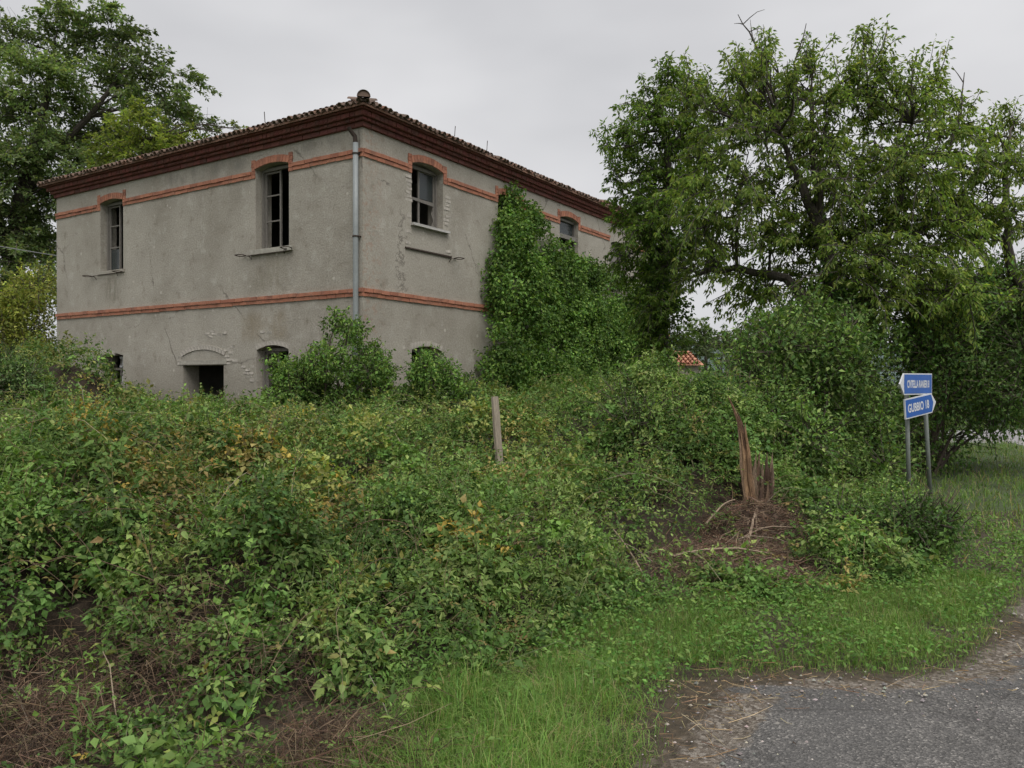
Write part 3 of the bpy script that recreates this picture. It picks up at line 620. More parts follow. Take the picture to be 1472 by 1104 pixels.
for side, Lx in ((0, LL), (1, RL)):
    s = -EO + .12; k = 0
    while s < Lx + EO:
        gone = any(a < s < c for a, c in missing[side]); hid = side == 1 and s > 10.6
        for up in (True, False):
            if hid or (gone and up): continue
            o = bpy.data.objects.new('roof_tile', random.choice(cov if up else pan)); COL.objects.link(o); o.parent = roof
            ss = s + (0 if up else .082); ov = EO + random.gauss(.0, .018) + (0 if up else -.02)
            dz = .075 if up else .075
            o.location = (-ov, ss, EZ + (.0 if up else .05) + random.gauss(0, .008)) if side == 0 else (ss, -ov, EZ + (.0 if up else .05) + random.gauss(0, .008))
            o.rotation_euler = (random.gauss(0, .05), -math.atan(SL) + random.gauss(0, .03), (0 if side == 0 else math.pi / 2) + random.gauss(0, .04))
        s += .165; k += 1
    # broken ends of the next courses above, joined
    mb = MB()
    for row in range(0, 4):
        for s in np.arange(-EO + .12 + row * .3, Lx, .165):
            if RG.random() < .1 or (row == 0 and not (side == 1 and s > 10.6)): continue
            th = np.linspace(0, math.pi, 6); x0 = -EO + row * .36; V = []
            for x, r in ((x0, .072), (x0 + .44, .06)):
                V += [fc(side, s + r * math.cos(t), EZ + .06 + (x + EO) * SL + r * math.sin(t) + .03, -x) for t in th]
            i = np.arange(5); mb.quads(np.array(V), np.stack([i, i + 1, i + 7, i + 6], 1), tuple(np.full(3, RG.uniform(.7, 1.25))))
    mb.build('roof_tiles', M['tile'], roof, kind='stuff')
mb = MB()       # big cap tile on the hip corner
th = np.linspace(0, math.pi, 10); dg = np.array((1, 1, SL * 1.0)) / math.sqrt(2); lt = np.array((1, -1, 0)) / math.sqrt(2); V = []
for r_ in (.135, .115):
    for x in (-.08, .5): V += [np.array((-EO + .02, -EO + .02, EZ + .085)) + dg * x + lt * (r_ - .05 * (x > 0)) * math.cos(t) + np.array((0, 0, 1)) * (r_ - .04 * (x > 0)) * math.sin(t) for t in th]
i = np.arange(9); q = np.concatenate([np.stack([i, i + 1, i + 11, i + 10], 1), np.stack([i + 20, i + 21, i + 31, i + 30], 1), np.stack([i, i + 1, i + 21, i + 20], 1)]); mb.quads(np.array(V), q); mb.add(np.array(V[20:30]) + dg * .015, [(0, k_, k_ + 1) for k_ in range(1, 9)], (.9, .85, .8)); mb.build('hip_cap_tile', M['tile'], roof, smooth=True)
for side, s in ((1, 2.6), (1, 3.9), (0, 2.5)):
    mb = MB(); mb.tube([fc(side, s, EZ + .02, EO - .1), fc(side, s, EZ + .08, EO + .02), fc(side, s + .01, EZ + .3, EO + .03)], .009, 5); mb.build('gutter_bracket', M['iron'], roof)
# drain pipe
mb = MB(); px_ = .13; r = .058
mb.tube([fc(0, px_, z, .075) for z in (1.2, 2.5, 4.5, 6.42)], r, 12, (1, 1, 1)); dp = mb.build('drain_pipe', M['pipe'], house, smooth=True)
mb = MB(); mb.tube([fc(0, px_, 6.38, .075), fc(0, px_ + .01, 6.55, .085), fc(0, px_ + .06, 6.66, .16), fc(0, px_ + .07, 6.72, .2)], [.05, .048, .04, .045], 9); mb.build('rusty_elbow', M['iron'], dp)
for z in (6.2, 4.52): mb = MB(); mb.tube([fc(0, px_, z - .014, .075), fc(0, px_, z + .014, .075)], r + .012, 12); mb.box(fc(0, px_ - .07, z, .03), (.09, .03, .025)); mb.build('pipe_clamp', M['iron'], dp)
# overhead cable at the far left corner
mb = MB(); a = hw(0, LL - .02, 5.12); a2 = P(-320, 268, 30); t = np.linspace(0, 1, 14)[:, None]; pts = a + (a2 - a) * t; pts[:, 2] -= .5 * np.sin(t[:, 0] * math.pi) * .6
mb.tube(pts, .013, 5); mb.build('overhead_cable', M['cable'], label='thin overhead cable running from the left end of the house to the trees', category='cable')

# ------------------------------------------------------------------ outhouse seen through the gap
oh = empty('outhouse', (7.0, 33.5, 0), math.radians(4), label='small outbuilding with orange tiled roof glimpsed between ivy and big tree', category='outbuilding')
b = MB(); b.box((-.6, 1.2, 1.15), (3.4, 2.4, 2.3)); b.build('wall', M['stucco'], oh)
b = MB(); b.quads([(-2.4, -.25, 2.22), (1.15, -.25, 2.22), (1.0, 1.3, 2.8), (-2.4, 1.3, 2.8), (-2.4, 2.7, 2.2), (1.15, 2.7, 2.2)], [(0, 1, 2, 3), (3, 2, 5, 4)]); rf = b.build('roof', M['far_tile'], oh)
mb = MB()
for r_ in range(5):
    for s in np.arange(-2.3, 1.05, .2):
        th = np.linspace(0, math.pi, 5); V = []
        for u, r in ((0, .095), (1, .075)): yy = -.25 + (r_ + u) * .31; V += [(s + r * math.cos(t), yy, 2.24 + (yy + .25) * .374 + r * math.sin(t) + .05 * (1 - u)) for t in th]
        i = np.arange(4); mb.quads(np.array(V), np.stack([i, i + 1, i + 6, i + 5], 1), tuple(np.full(3, RG.uniform(.7, 1.3))))
mb.build('roof_tiles', M['far_tile'], rf, kind='stuff')
b = MB(); b.box((-.36, 1.0, 3.0), (.42, .42, 1.0)); ch = b.build('chimney', M['stucco'], oh)
b = MB(); b.box((-.36, 1.0, 3.55), (.56, .56, .1)); b.box((-.36, 1.0, 3.75), (.36, .36, .3)); b.build('chimney_cap', M['far_tile'], ch)

# ------------------------------------------------------------------ bramble thicket
CT = [(-2.6, 3.3, .3), (-1.9, 3.1, .1), (-1.2, 3.35, .14), (-.6, 3.7, .14), (.1, 4.55, .14), (.6, 5.3, .2), (1.2, 5.7, .2), (1.75, 6.3, .06), (2.2, 7.0, .1), (2.42, 7.9, .3), (1.5, 6.7, .12),
      (-3.2, 4.2, .75), (-2.2, 4.0, .5), (-2.6, 4.6, .86), (-3.8, 5.2, 1.12), (-3.3, 6.0, 1.12), (-2.3, 6.0, .92), (-1.9, 4.8, .55), (-1.35, 4.1, .3), (-.9, 4.7, .38), (-1.5, 6.4, .8),
      (-1.6, 8, .95), (-1.3, 6.2, .6), (-.5, 5.4, .4), (0, 6.0, .42), (-.3, 7, .42), (-.3, 9.2, .5), (-.1, 8.4, .36), (.5, 8, .45), (.85, 7.2, .4), (1.15, 7.9, .75), (1.35, 8.8, 1.35), (1.75, 9.4, 1.75), (2.2, 9.4, 1.5), (1.9, 8.7, 1.0), (1.5, 10.5, 1.4),
      (-6, 8, 1.2), (-4.5, 8, 1.0), (-3, 8, .92), (-2, 10, .92), (0, 11, 1.05), (2, 12, 1.35), (-5, 11, .92), (-7, 12, 1.05), (-9, 13, 1.7), (-9.5, 16, 2.2), (-7, 15, .85), (-4, 13, .85), (-2, 13.5, 1.15), (0, 14, 1.2), (2, 15, 1.4), (4, 14, 1.2), (3, 10.5, 1.2),
      (-2.75, 5.1, 1.28), (-3.1, 7.2, .62), (-1.5, 6.9, .42), (-.75, 6.1, .82), (-.35, 7.5, .28), (-1.9, 8.7, 1.1), (.85, 7.5, .7), (.35, 8.7, .4), (-1.55, 4.7, .75), (-.95, 5.5, .35), (-4.6, 9.6, .65), (-3.2, 10, 1.05), (1.0, 10.2, .7), (-.8, 11.5, .8), (-8, 18, .85), (-11, 20, 1.6), (-5, 16.5, .8), (5, 18, 1.1), (8, 20, 1.0), (3.0, 7.6, .42), (2.75, 6.7, .5), (3.2, 6.6, .3), (3.5, 7.6, .5), (3.6, 8.6, .3), (4.2, 9.0, .05), (4.4, 10.4, .45), (5.6, 12, .8), (7, 15, .9)]
CT = np.array(CT)
def worley(x, y, sz, seed):
    x = x / sz; y = y / sz; xi = np.floor(x).astype(np.int64); yi = np.floor(y).astype(np.int64); best = np.full(x.shape, 9.)
    for dx in (-1, 0, 1):
        for dy in (-1, 0, 1):
            a = xi + dx; b_ = yi + dy; n = (a * 374761393 + b_ * 668265263 + seed * 974634777) & 0xffffffff; n = ((n ^ (n >> 13)) * 1274126177) & 0xffffffff
            jx = (n & 0xff) / 255.; jy = ((n >> 8) & 0xff) / 255.; best = np.minimum(best, np.hypot(a + jx - x, b_ + jy - y))
    return np.sqrt(np.clip(1 - (best / .8) ** 2, 0, 1))
def thick_h(x, y, rough=1.0):
    x = np.asarray(x, float); y = np.asarray(y, float); num = np.zeros_like(x); den = np.zeros_like(x)
    for cx, cy, cz in CT:
        d2 = ((x - cx) ** 2 + (y - cy) ** 2) / (.25 + .012 * cy * cy); w = 1 / (d2 + .08) ** 2; num += w * cz; den += w
    h = num / den; edge = np.clip((seg_dist(x, y, THICK) + .12) / .55, 0, 1)
    nz = (fbm(x * 1.2, y * 1.2, 40, 3) - .5) * .45 + worley(x + .25 * vnoise(x * 2, y * 2, 3), y, 1.25, 5) * .66 + worley(x, y, .55, 8) * .18 - .6
    return np.maximum(.0, h * (edge ** .6) + rough * nz * np.clip(h * 1.7, .15, 1) * edge)
def grad_n(x, y):
    e = .06; hx_ = (thick_h(x + e, y) - thick_h(x - e, y)) / (2 * e); hy_ = (thick_h(x, y + e) - thick_h(x, y - e)) / (2 * e); return nrm(np.stack([-hx_, -hy_, np.ones_like(x)], 1))
def dead_w(x, y):
    n = fbm(x * 1.5 + 9, y * 1.5, 55, 3)
    a = np.clip((4.2 - y) * 2.2, 0, 1) * np.clip((-.35 - x) * 2.5, 0, 1) * np.clip((n - .5) * 8, 0, 1)
    b_ = np.clip(1.35 - np.hypot((x - 1.85) / .52, (y - 6.85) / .66), 0, 1); b2 = np.clip(1.3 - np.hypot((x - 1.15) / .45, (y - 5.9) / .55), 0, 1) * .85
    c_ = np.clip(1.3 - np.hypot((x - 2.42) / .42, (y - 7.7) / .45), 0, 1)
    return np.clip(np.maximum.reduce([a * .95, b_ * 1.3, b2, c_ * 1.2, np.clip((n - .68) * 6, 0, .6)]), 0, 1)
def in_house(x, y, m=.15):
    v = np.stack([x - house.location.x, y - house.location.y], 1); X = v @ np.array((math.sin(HA), math.cos(HA))); Y = v @ np.array((-math.cos(HA), math.sin(HA))); return (X > -m) & (Y > -m)
# woody litter under the leaves, darkened to deepen the shade in the gaps
tx, ty, tq = grid(-15, 9, 2.8, 21, .14)
tz = np.maximum(thick_h(tx, ty, .9) - (.36 + .012 * ty) - .25 * dead_w(tx, ty) + RG.normal(0, .035, len(tx)), -.03); sdt = seg_dist(tx, ty, THICK)
keep = (sdt > -.05) & (np.abs(tx) < .9 * ty + 1) & ~in_house(tx, ty, -.1)
q = tq[keep[tq].all(1)]; u, inv = np.unique(q, return_inverse=True); b = MB(); b.quads(np.stack([tx, ty, tz + .02], 1)[u], inv.reshape(q.shape)); b.build('thicket_floor', M['litter'], kind='structure', smooth=True)

BR_COLS = [(.066, .122, .032), (.096, .17, .042), (.14, .228, .056), (.2, .265, .08), (.23, .25, .072), (.25, .205, .075), (.4, .29, .07)]
def species_w(x, y):
    """weights of the seven leaf colours: autumn vine left of centre, olive further back, fresh green centre right"""
    aut = np.clip(1.25 - np.hypot((x + 2.3) / 1.1, (y - 6.6) / 1.7), 0, 1) * .75 + .7 * np.clip(1 - np.hypot((x + .28) / .3, (y - 5.35) / .4), 0, 1) + .55 * np.clip(1.1 - np.hypot((x + 1.35) / .55, (y - 5.2) / .6), 0, 1) + .5 * np.clip(1.1 - np.hypot((x + 6.2) / 1.6, (y - 13.5) / 2), 0, 1)
    olive = np.clip((y - 7) / 3, 0, 1) * np.clip((1.0 - x) / 1.0, 0, 1); fresh = np.clip(1.3 - np.hypot((x - .3) / 1.3, (y - 6.6) / 2), 0, 1) + np.clip(1.2 - np.hypot((x - 1.9) / 1, (y - 9.6) / 1.4), 0, 1) + np.clip((x - 2.4) / .6, 0, 1) * .7
    pn = fbm(x * 1.1, y * 1.1, 61, 3)
    return np.stack([.6 + 1.6 * (pn < .44), 1.1 + 0 * x, .8 + fresh * 1.8, .45 + fresh * .9 + olive * .4, .14 + olive * .85 + aut * 1.0, .02 + aut * 1.1 + olive * .12 + .3 * (pn > .65), .004 + aut * 1.1], 1)
def pick(w):
    w = np.cumsum(w, 1); return np.minimum((RG.random((len(w), 1)) * w[:, -1:] > w).sum(1), 6)
def compound(mb, pos, axis, face, sz, col, tpl, wide):
    n = len(pos); b_ = nrm(np.cross(face, axis))
    for ang, sc, sh in ((0, 1.0, .45), (1.2, .82, 0), (-1.2, .82, 0)):
        a = axis * math.cos(ang) + b_ * math.sin(ang)
        leaves(mb, pos + axis * (sz * sh)[:, None], a, nrm(face + RG.normal(size=(n, 3)) * .28), sz * sc, sz * sc * wide, col * (1 + RG.normal(0, .07, (n, 1))), tpl)
CANE_S = []
def bramble_zone(d0, d1, nc, r0, r1, dens, n_under, size, tpl, name, label):
    mb = MB(); BC = np.array(BR_COLS)
    # mounded clumps
    y = np.sqrt(RG.uniform(d0 ** 2, d1 ** 2, nc)); x = RG.uniform(-.82, .82, nc) * y; st_ = seg_dist(x, y, THICK)
    nn = grad_n(x, y); m = (st_ > .0) & ~in_house(x, y, .05) & (RG.random(nc) < (1 - .9 * dead_w(x, y))) & (RG.random(nc) < .55 / np.maximum(nn[:, 2], .4)); x = x[m]; y = y[m]; nn = nn[m]; st_ = st_[m]; k = len(x)
    cre = worley(x + .25 * vnoise(x * 2, y * 2, 3), y, 1.25, 5); m = RG.random(k) < np.clip(.26 + cre * 1.4, 0, 1); x = x[m]; y = y[m]; nn = nn[m]; st_ = st_[m]; k = len(x)
    R = r0 + (r1 - r0) * RG.random(k) ** 1.5; R = np.minimum(R, .1 + st_ * .8 + .0 * R); h = thick_h(x, y); R = np.minimum(R, .09 + h * .7)
    c = np.stack([x, y, h], 1) - nn * (R * .62)[:, None]; c[:, 2] += RG.normal(0, .05, k) * np.clip(h * 2, 0, 1)
    ci = pick(species_w(x, y)); bright = np.clip((.72 + .6 * vnoise(x * .8 + 3, y * .8, 23)) * (1 + RG.normal(0, .17, k)), .5, 1.6); sz_c = size * np.where(RG.random(k) < .16, 1.45, np.clip(1 + RG.normal(0, .2, k), .6, 1.25)); wide_c = np.where(RG.random(k) < .18, .3, RG.uniform(.5, .85, k))
    cnt = RG.poisson(dens * 10 * R * R); ix = np.repeat(np.arange(k), cnt); n = len(ix)
    d = nrm(runit(n) + nn[ix] * .5); lump = .8 + .4 * vnoise(d[:, 0] * 2.6 + x[ix] * 3, d[:, 1] * 2.6 + d[:, 2] * 3 + y[ix] * 3, 5)
    pos = c[ix] + d * np.array((1, 1, .9)) * (R[ix] * lump * RG.uniform(.62, 1.08, n))[:, None]; ok = pos[:, 2] > .01; pos = pos[ok]; ix = ix[ok]; d = d[ok]; n = len(ix)
    axis = nrm(d * .35 + runit(n) * .75 + np.array((0, 0, -.4))); face = nrm(d * .7 + np.array((0, 0, .65)) + RG.normal(size=(n, 3)) * .38)
    own = pick(species_w(pos[:, 0], pos[:, 1])); cc = np.where(RG.random(n) < .62, ci[ix], own); col = 1.1 * BC[cc] * bright[ix][:, None] * (1 + RG.normal(0, .15, (n, 1))) * (1 + RG.normal(0, .05, (n, 3)))
    compound(mb, pos, axis, face, sz_c[ix] * RG.uniform(.6, 1.25, n), np.clip(col, .008, .8), tpl, wide_c[ix])
    # leafy shoots arching out of the clumps
    ms = 3; ix = np.repeat(np.arange(k), ms); d = nrm(runit(k * ms) * .8 + nn[ix] * .7 + np.array((0, 0, .25))); S0 = c[ix] + d * (R[ix] * .85)[:, None]; ln = RG.gamma(3, .055, k * ms) + .06; E0 = S0 + nrm(d + RG.normal(size=(k * ms, 3)) * .45 + np.array((0, 0, .2))) * ln[:, None]; Mi = (S0 + E0) / 2 + np.array((0, 0, 1)) * (ln * .12)[:, None]; E0[:, 2] -= ln * .2
    CANE_S.append((S0, Mi, E0))
    q = 7; t = np.tile(np.linspace(.15, 1, q), k * ms)[:, None]; Sx = np.repeat(S0, q, 0); Mx = np.repeat(Mi, q, 0); Ex = np.repeat(E0, q, 0); pos = (1 - t) ** 2 * Sx + 2 * t * (1 - t) * Mx + t * t * Ex; n = len(pos); ii = np.repeat(ix, q)
    col = BC[ci[ii]] * (bright[ii] * 1.3)[:, None] * (1 + RG.normal(0, .14, (n, 1))); ax = nrm(nrm(Ex - Sx) * .5 + runit(n) * .8 + np.array((0, 0, -.2))); fa = nrm(RG.normal(size=(n, 3)) * .4 + np.array((0, 0, 1)))
    L_ = sz_c[ii] * RG.uniform(.7, 1.3, n) * (1.15 - .5 * t[:, 0]); leaves(mb, pos, ax, fa, L_, L_ * wide_c[ii], np.clip(col, .008, .8), tpl)
    # sparse under-layer
    n = n_under; y = np.sqrt(RG.uniform(d0 ** 2, d1 ** 2, n)); x = RG.uniform(-.82, .82, n) * y
    m = (seg_dist(x, y, THICK) > -.1) & ~in_house(x, y); x = x[m]; y = y[m]; nn = grad_n(x, y); m = RG.random(len(x)) < (1 - .88 * dead_w(x, y)) * .5 / np.maximum(nn[:, 2], .4); x = x[m]; y = y[m]; nn = nn[m]; n = len(x)
    pos = np.stack([x, y, thick_h(x, y)], 1) - nn * (RG.exponential(.09, n) + .02)[:, None]; pos[:, 2] = np.maximum(pos[:, 2], .02)
    col = BC[pick(species_w(x, y))] * (1 + RG.normal(0, .16, (n, 1))); axis = nrm(RG.normal(size=(n, 3)) * np.array((1, 1, .4)) + np.array((0, 0, -.2))); face = nrm(nn * .7 + np.array((0, 0, .7)) + RG.normal(size=(n, 3)) * .4)
    compound(mb, pos, axis, face, size * RG.uniform(.55, 1.2, n), np.clip(col, .008, .8), tpl, .7)
    mb.build(name, M['leaf'], label=label, category='brambles', kind='stuff'); return mb.ntri()
NT = 0
NT += bramble_zone(3.0, 6.2, 1250, .1, .3, 235, 22000, .042, T4, 'bramble_thicket', 'leafy bramble thicket nearest the camera, filling the lower left')
NT += bramble_zone(6.2, 11.5, 2000, .13, .36, 118, 34000, .045, T2, 'bramble_thicket', 'olive and green bramble thicket around the leaning wooden post')
NT += bramble_zone(11.5, 20.5, 1500, .2, .45, 40, 24000, .066, T2, 'bramble_thicket', 'brambles and weeds growing against the foot of the house walls')
mb = MB()
for S0, Mi, E0 in CANE_S: mb.sticks(S0, Mi, E0, np.full(len(S0), .0022), pal(len(S0), [(.1, .08, .04), (.12, .14, .06), (.13, .085, .05)]))
mb.build('bramble_shoots', M['twig'], kind='stuff', label='thin stems of the leafy bramble shoots', category='stems')
# dead canes and twigs
mb = MB(); n = 62000
y = np.where(RG.random(n) < .45, RG.uniform(3.0, 5.0, n), np.sqrt(RG.uniform(3.0 ** 2, 9.5 ** 2, n))); x = RG.uniform(-.8, .7, n) * y; m = (seg_dist(x, y, THICK) > -.15) & (RG.random(n) < (.07 + .93 * dead_w(x, y))); x = x[m]; y = y[m]; n = len(x)
h = thick_h(x, y); A = np.stack([x, y, np.maximum(h - RG.uniform(.0, .2, n), .01)], 1); d = RG.normal(size=(n, 3)) * np.array((1, 1, .32)); d = nrm(d); ln = RG.gamma(2.2, .055, n) + .03
C = A + d * ln[:, None]; C[:, 2] = np.maximum(C[:, 2], .01); B = (A + C) / 2 + RG.normal(0, .03, (n, 3)); B[:, 2] += .03
mb.sticks(A, B, C, RG.uniform(.0008, .0024, n), pal(n, [(.08, .045, .027), (.12, .075, .045), (.19, .135, .085), (.05, .03, .02)], jit=.2)); mb.build('dead_twigs', M['twig'], kind='stuff', label='tangle of dry brown bramble twigs on the bank', category='twigs')
mb = MB(); lf = MB()       # long arching canes with a few leaves
for k in range(420):
    y0 = math.sqrt(random.uniform(3.2 ** 2, 13 ** 2)); x0 = random.uniform(-.72, .35) * y0
    if seg_dist(np.array([x0]), np.array([y0]), THICK)[0] < .1: continue
    h0 = float(thick_h(np.array([x0]), np.array([y0]))[0]); a = np.array((x0, y0, h0 - .1)); an = random.uniform(0, 6.283); L_ = random.uniform(.35, 1.1); e = a + np.array((math.cos(an) * L_, math.sin(an) * L_, random.uniform(-.25, .2)))
    p = limb(a, e, random.uniform(.12, .32), 7, .05); mb.tube(p, np.linspace(.003, .0012, 7), 4, pal(1, [(.14, .1, .065), (.1, .062, .04), (.26, .22, .15)])[0], cap=False)
    kk = int(L_ * 14); tt = RG.uniform(.25, 1, kk); ix = (tt * 5.99).astype(int); pp = p[ix] + (p[ix + 1] - p[ix]) * (tt * 6 - ix)[:, None]
    leaves(lf, pp, nrm(RG.normal(size=(kk, 3)) + np.array((0, 0, -.2))), nrm(RG.normal(size=(kk, 3)) * .5 + np.array((0, 0, 1))), np.full(kk, .05) * RG.uniform(.6, 1.3, kk), np.full(kk, .036), pal(kk, BR_COLS[1:5]), T6 if y0 < 6 else T2)
for k in range(420):        # upright leafy shoots
    y0 = math.sqrt(random.uniform(5.5 ** 2, 16 ** 2)); x0 = random.uniform(-.68, .3) * y0
    if seg_dist(np.array([x0]), np.array([y0]), THICK)[0] < .3 or in_house(np.array([x0]), np.array([y0]), .3)[0]: continue
    h0 = float(thick_h(np.array([x0]), np.array([y0]))[0]); a = np.array((x0, y0, h0 - .1)); L_ = random.uniform(.18, .42); e = a + np.array((random.gauss(0, .1), random.gauss(0, .1), L_))
    p = limb(a, e, .02, 5, .05); mb.tube(p, np.linspace(.003, .0012, 5), 3, (.1, .12, .05), cap=False); kk = int(14 + L_ * 40); tt = RG.uniform(.3, 1, kk); pp = a + (e - a) * tt[:, None]
    leaves(lf, pp, nrm(RG.normal(size=(kk, 3)) * np.array((1, 1, .3)) + np.array((0, 0, .15))), nrm(RG.normal(size=(kk, 3)) * .3 + np.array((0, 0, 1))), .06 * RG.uniform(.6, 1.3, kk) * (1.15 - .6 * tt), .03 * RG.uniform(.6, 1.1, kk), pal(kk, BR_COLS[1:5]), T2)
mb.build('bramble_canes', M['twig'], kind='stuff', label='long arching bramble canes standing out of the thicket', category='canes'); lf.build('bramble_thicket', M['leaf'], kind='stuff', label='sparse leaves on the arching bramble canes', category='brambles')

# ------------------------------------------------------------------ grass, weeds, gravel
def blades(mb, x, y, z, hgt, wid, col, lean=.5):
    n = len(x); a = RG.uniform(0, 6.283, n); dr = np.stack([np.cos(a), np.sin(a), 0 * a], 1); sd_ = np.stack([-np.sin(a), np.cos(a), 0 * a], 1); base = np.stack([x, y, z], 1); l = (RG.uniform(.1, 1, n) * lean)
    mid = base + dr * (hgt * l * .42)[:, None] + np.array((0, 0, 1)) * (hgt * (.6 - .12 * l))[:, None]; tip = base + dr * (hgt * l)[:, None] + np.array((0, 0, 1)) * (hgt * np.clip(1 - .45 * l, .3, 1))[:, None]
    w = wid[:, None] * sd_; V = np.stack([base - w, base + w, mid + w * .75, mid - w * .75, tip], 1); f = np.array([(0, 1, 2), (0, 2, 3), (3, 2, 4)])
    mb.add(V.reshape(-1, 3), (np.arange(n)[:, None, None] * 5 + f[None]).reshape(-1, 3), np.repeat(col, 5, axis=0))
GR = [(.115, .215, .042), (.16, .28, .06), (.205, .315, .085), (.26, .31, .1), (.32, .27, .14)]
def verge(d0, d1, n, hh, wid, name, label, w=(3, 4, 2, 1.3, .9), long_zone=False):
    y = np.sqrt(RG.uniform(d0 ** 2, d1 ** 2, n)); x = RG.uniform(-.35, .8, n) * y; s_r = seg_dist(x, y, ROAD); s_t = seg_dist(x, y, THICK); nz = fbm(x * 3, y * 3, 12, 3)
    pk = np.clip(-(s_r + .1) / .35, 0, 1) * np.clip((.45 - s_t) / .3, 0, 1) * np.clip((nz - .22) * 4, .08, 1)
    pk *= 1 - np.clip(1.25 - np.hypot((x - 1.02) / .4, (y - 3.7) / .45), 0, 1)
    m = RG.random(n) < pk; x = x[m]; y = y[m]; s_r = s_r[m]; n = len(x)
    lz = np.clip(1.3 - np.hypot((x + .1) / .75, (y - 3.6) / 1.0), 0, 1) if long_zone else 0 * x
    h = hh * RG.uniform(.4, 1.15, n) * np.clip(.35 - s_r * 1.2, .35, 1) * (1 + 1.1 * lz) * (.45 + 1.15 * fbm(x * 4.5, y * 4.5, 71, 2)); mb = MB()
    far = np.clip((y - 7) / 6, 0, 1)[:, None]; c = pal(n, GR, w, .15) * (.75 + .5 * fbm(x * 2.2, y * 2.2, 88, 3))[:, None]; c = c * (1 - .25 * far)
    blades(mb, x, y, np.full(n, .0), h, wid * RG.uniform(.6, 1.2, n), c, 1.5); mb.build(name, M['grass'], kind='stuff', label=label, category='grass'); return mb.ntri()
NT += verge(2.6, 6.5, 170000, .1, .0017, 'grass', 'bright green grass on the verge beside the asphalt', long_zone=True)
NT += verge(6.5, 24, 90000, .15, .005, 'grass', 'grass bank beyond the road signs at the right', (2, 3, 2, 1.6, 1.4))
# low broad-leaved weeds in the verge
mb = MB(); n = 46000; y = np.sqrt(RG.uniform(3.2 ** 2, 9 ** 2, n)); x = RG.uniform(-.1, .75, n) * y; s_r = seg_dist(x, y, ROAD); s_t = seg_dist(x, y, THICK); nz = fbm(x * 2, y * 2, 19, 3)
m = (s_r < -.22) & (s_t < .35) & (RG.random(n) < np.clip((nz - .33) * 5, 0, 1)); x = x[m]; y = y[m]; n = len(x); z = RG.uniform(.015, .17, n)
leaves(mb, np.stack([x, y, z], 1), nrm(RG.normal(size=(n, 3)) * np.array((1, 1, .4))), nrm(RG.normal(size=(n, 3)) * .4 + np.array((0, -.1, 1))), RG.uniform(.02, .045, n), RG.uniform(.012, .026, n), pal(n, [(.085, .18, .035), (.12, .23, .048), (.17, .27, .07)]), T2)
mb.build('verge_weeds', M['leaf'], kind='stuff', label='low broad-leaved weeds among the verge grass', category='weeds')
# loose gravel at the road edge
mb = MB(); n = 7000; y = RG.uniform(3.0, 7.4, n); x = RG.uniform(.4, 5.4, n); s_r = seg_dist(x, y, ROAD); m = RG.random(n) < np.exp(-((s_r - .12) / .26) ** 2) * .8 + .05 * (s_r > 0); x = x[m]; y = y[m]; n = len(x); s = RG.gamma(3, .0016, n) + .0015
oct_v = np.array([(1, 0, 0), (-1, 0, 0), (0, 1, 0), (0, -1, 0), (0, 0, .7), (0, 0, -.7)]); oct_f = np.array([(0, 2, 4), (2, 1, 4), (1, 3, 4), (3, 0, 4), (2, 0, 5), (1, 2, 5), (3, 1, 5), (0, 3, 5)])
V = np.stack([x, y, .022 + s * .3], 1)[:, None] + oct_v[None] * s[:, None, None] * RG.uniform(.7, 1.3, (n, 6, 1)); mb.add(V.reshape(-1, 3), (np.arange(n)[:, None, None] * 6 + oct_f[None]).reshape(-1, 3), np.repeat(pal(n, [(.22, .2, .18), (.3, .28, .25), (.15, .14, .135), (.4, .37, .33)]), 6, 0))
mb.build('gravel', M['twig'], kind='stuff', label='loose gravel along the edge of the asphalt', category='gravel')
mb = MB(); n = 3600; y = RG.uniform(2.9, 5.2, n); x = RG.uniform(.3, 3.4, n); s_r = seg_dist(x, y, ROAD); m = RG.random(n) < np.exp(-((s_r + .02) / .22) ** 2) * (.25 + .9 * np.clip(1.3 - np.hypot((x - 1.1) / .6, (y - 3.8) / .6), 0, 1)); x = x[m]; y = y[m]; n = len(x)
A = np.stack([x, y, np.full(n, .028) + RG.uniform(0, .02, n)], 1); d = nrm(RG.normal(size=(n, 3)) * np.array((1, 1, .08))); ln = RG.gamma(2.2, .035, n); C = A + d * ln[:, None]; C[:, 2] = np.maximum(C[:, 2], .024); B = (A + C) / 2 + RG.normal(0, .006, (n, 3)); B[:, 2] = np.maximum(B[:, 2], .026)
mb.sticks(A, B, C, RG.uniform(.0008, .0025, n), pal(n, [(.3, .21, .11), (.22, .14, .07), (.4, .31, .18), (.13, .08, .045)])); mb.build('straw_litter', M['twig'], kind='stuff', label='dry straw and twigs scattered on the road edge', category='straw')

# ------------------------------------------------------------------ wooden post, stump, signs
wp = MB(); a = P(724, 720, 8.8); e = P(711, 570, 8.9); a[2] = 0.0; p = np.linspace(0, 1, 8)[:, None] * (e - a) + a; p[0] = a + (a - e) * .0
wp.tube(p + RG.normal(0, .002, p.shape), [.05, .049, .048, .047, .046, .045, .045, .041], 7); wp.build('wooden_post', M['old_wood'], label='leaning grey wooden post standing in the brambles', category='post')

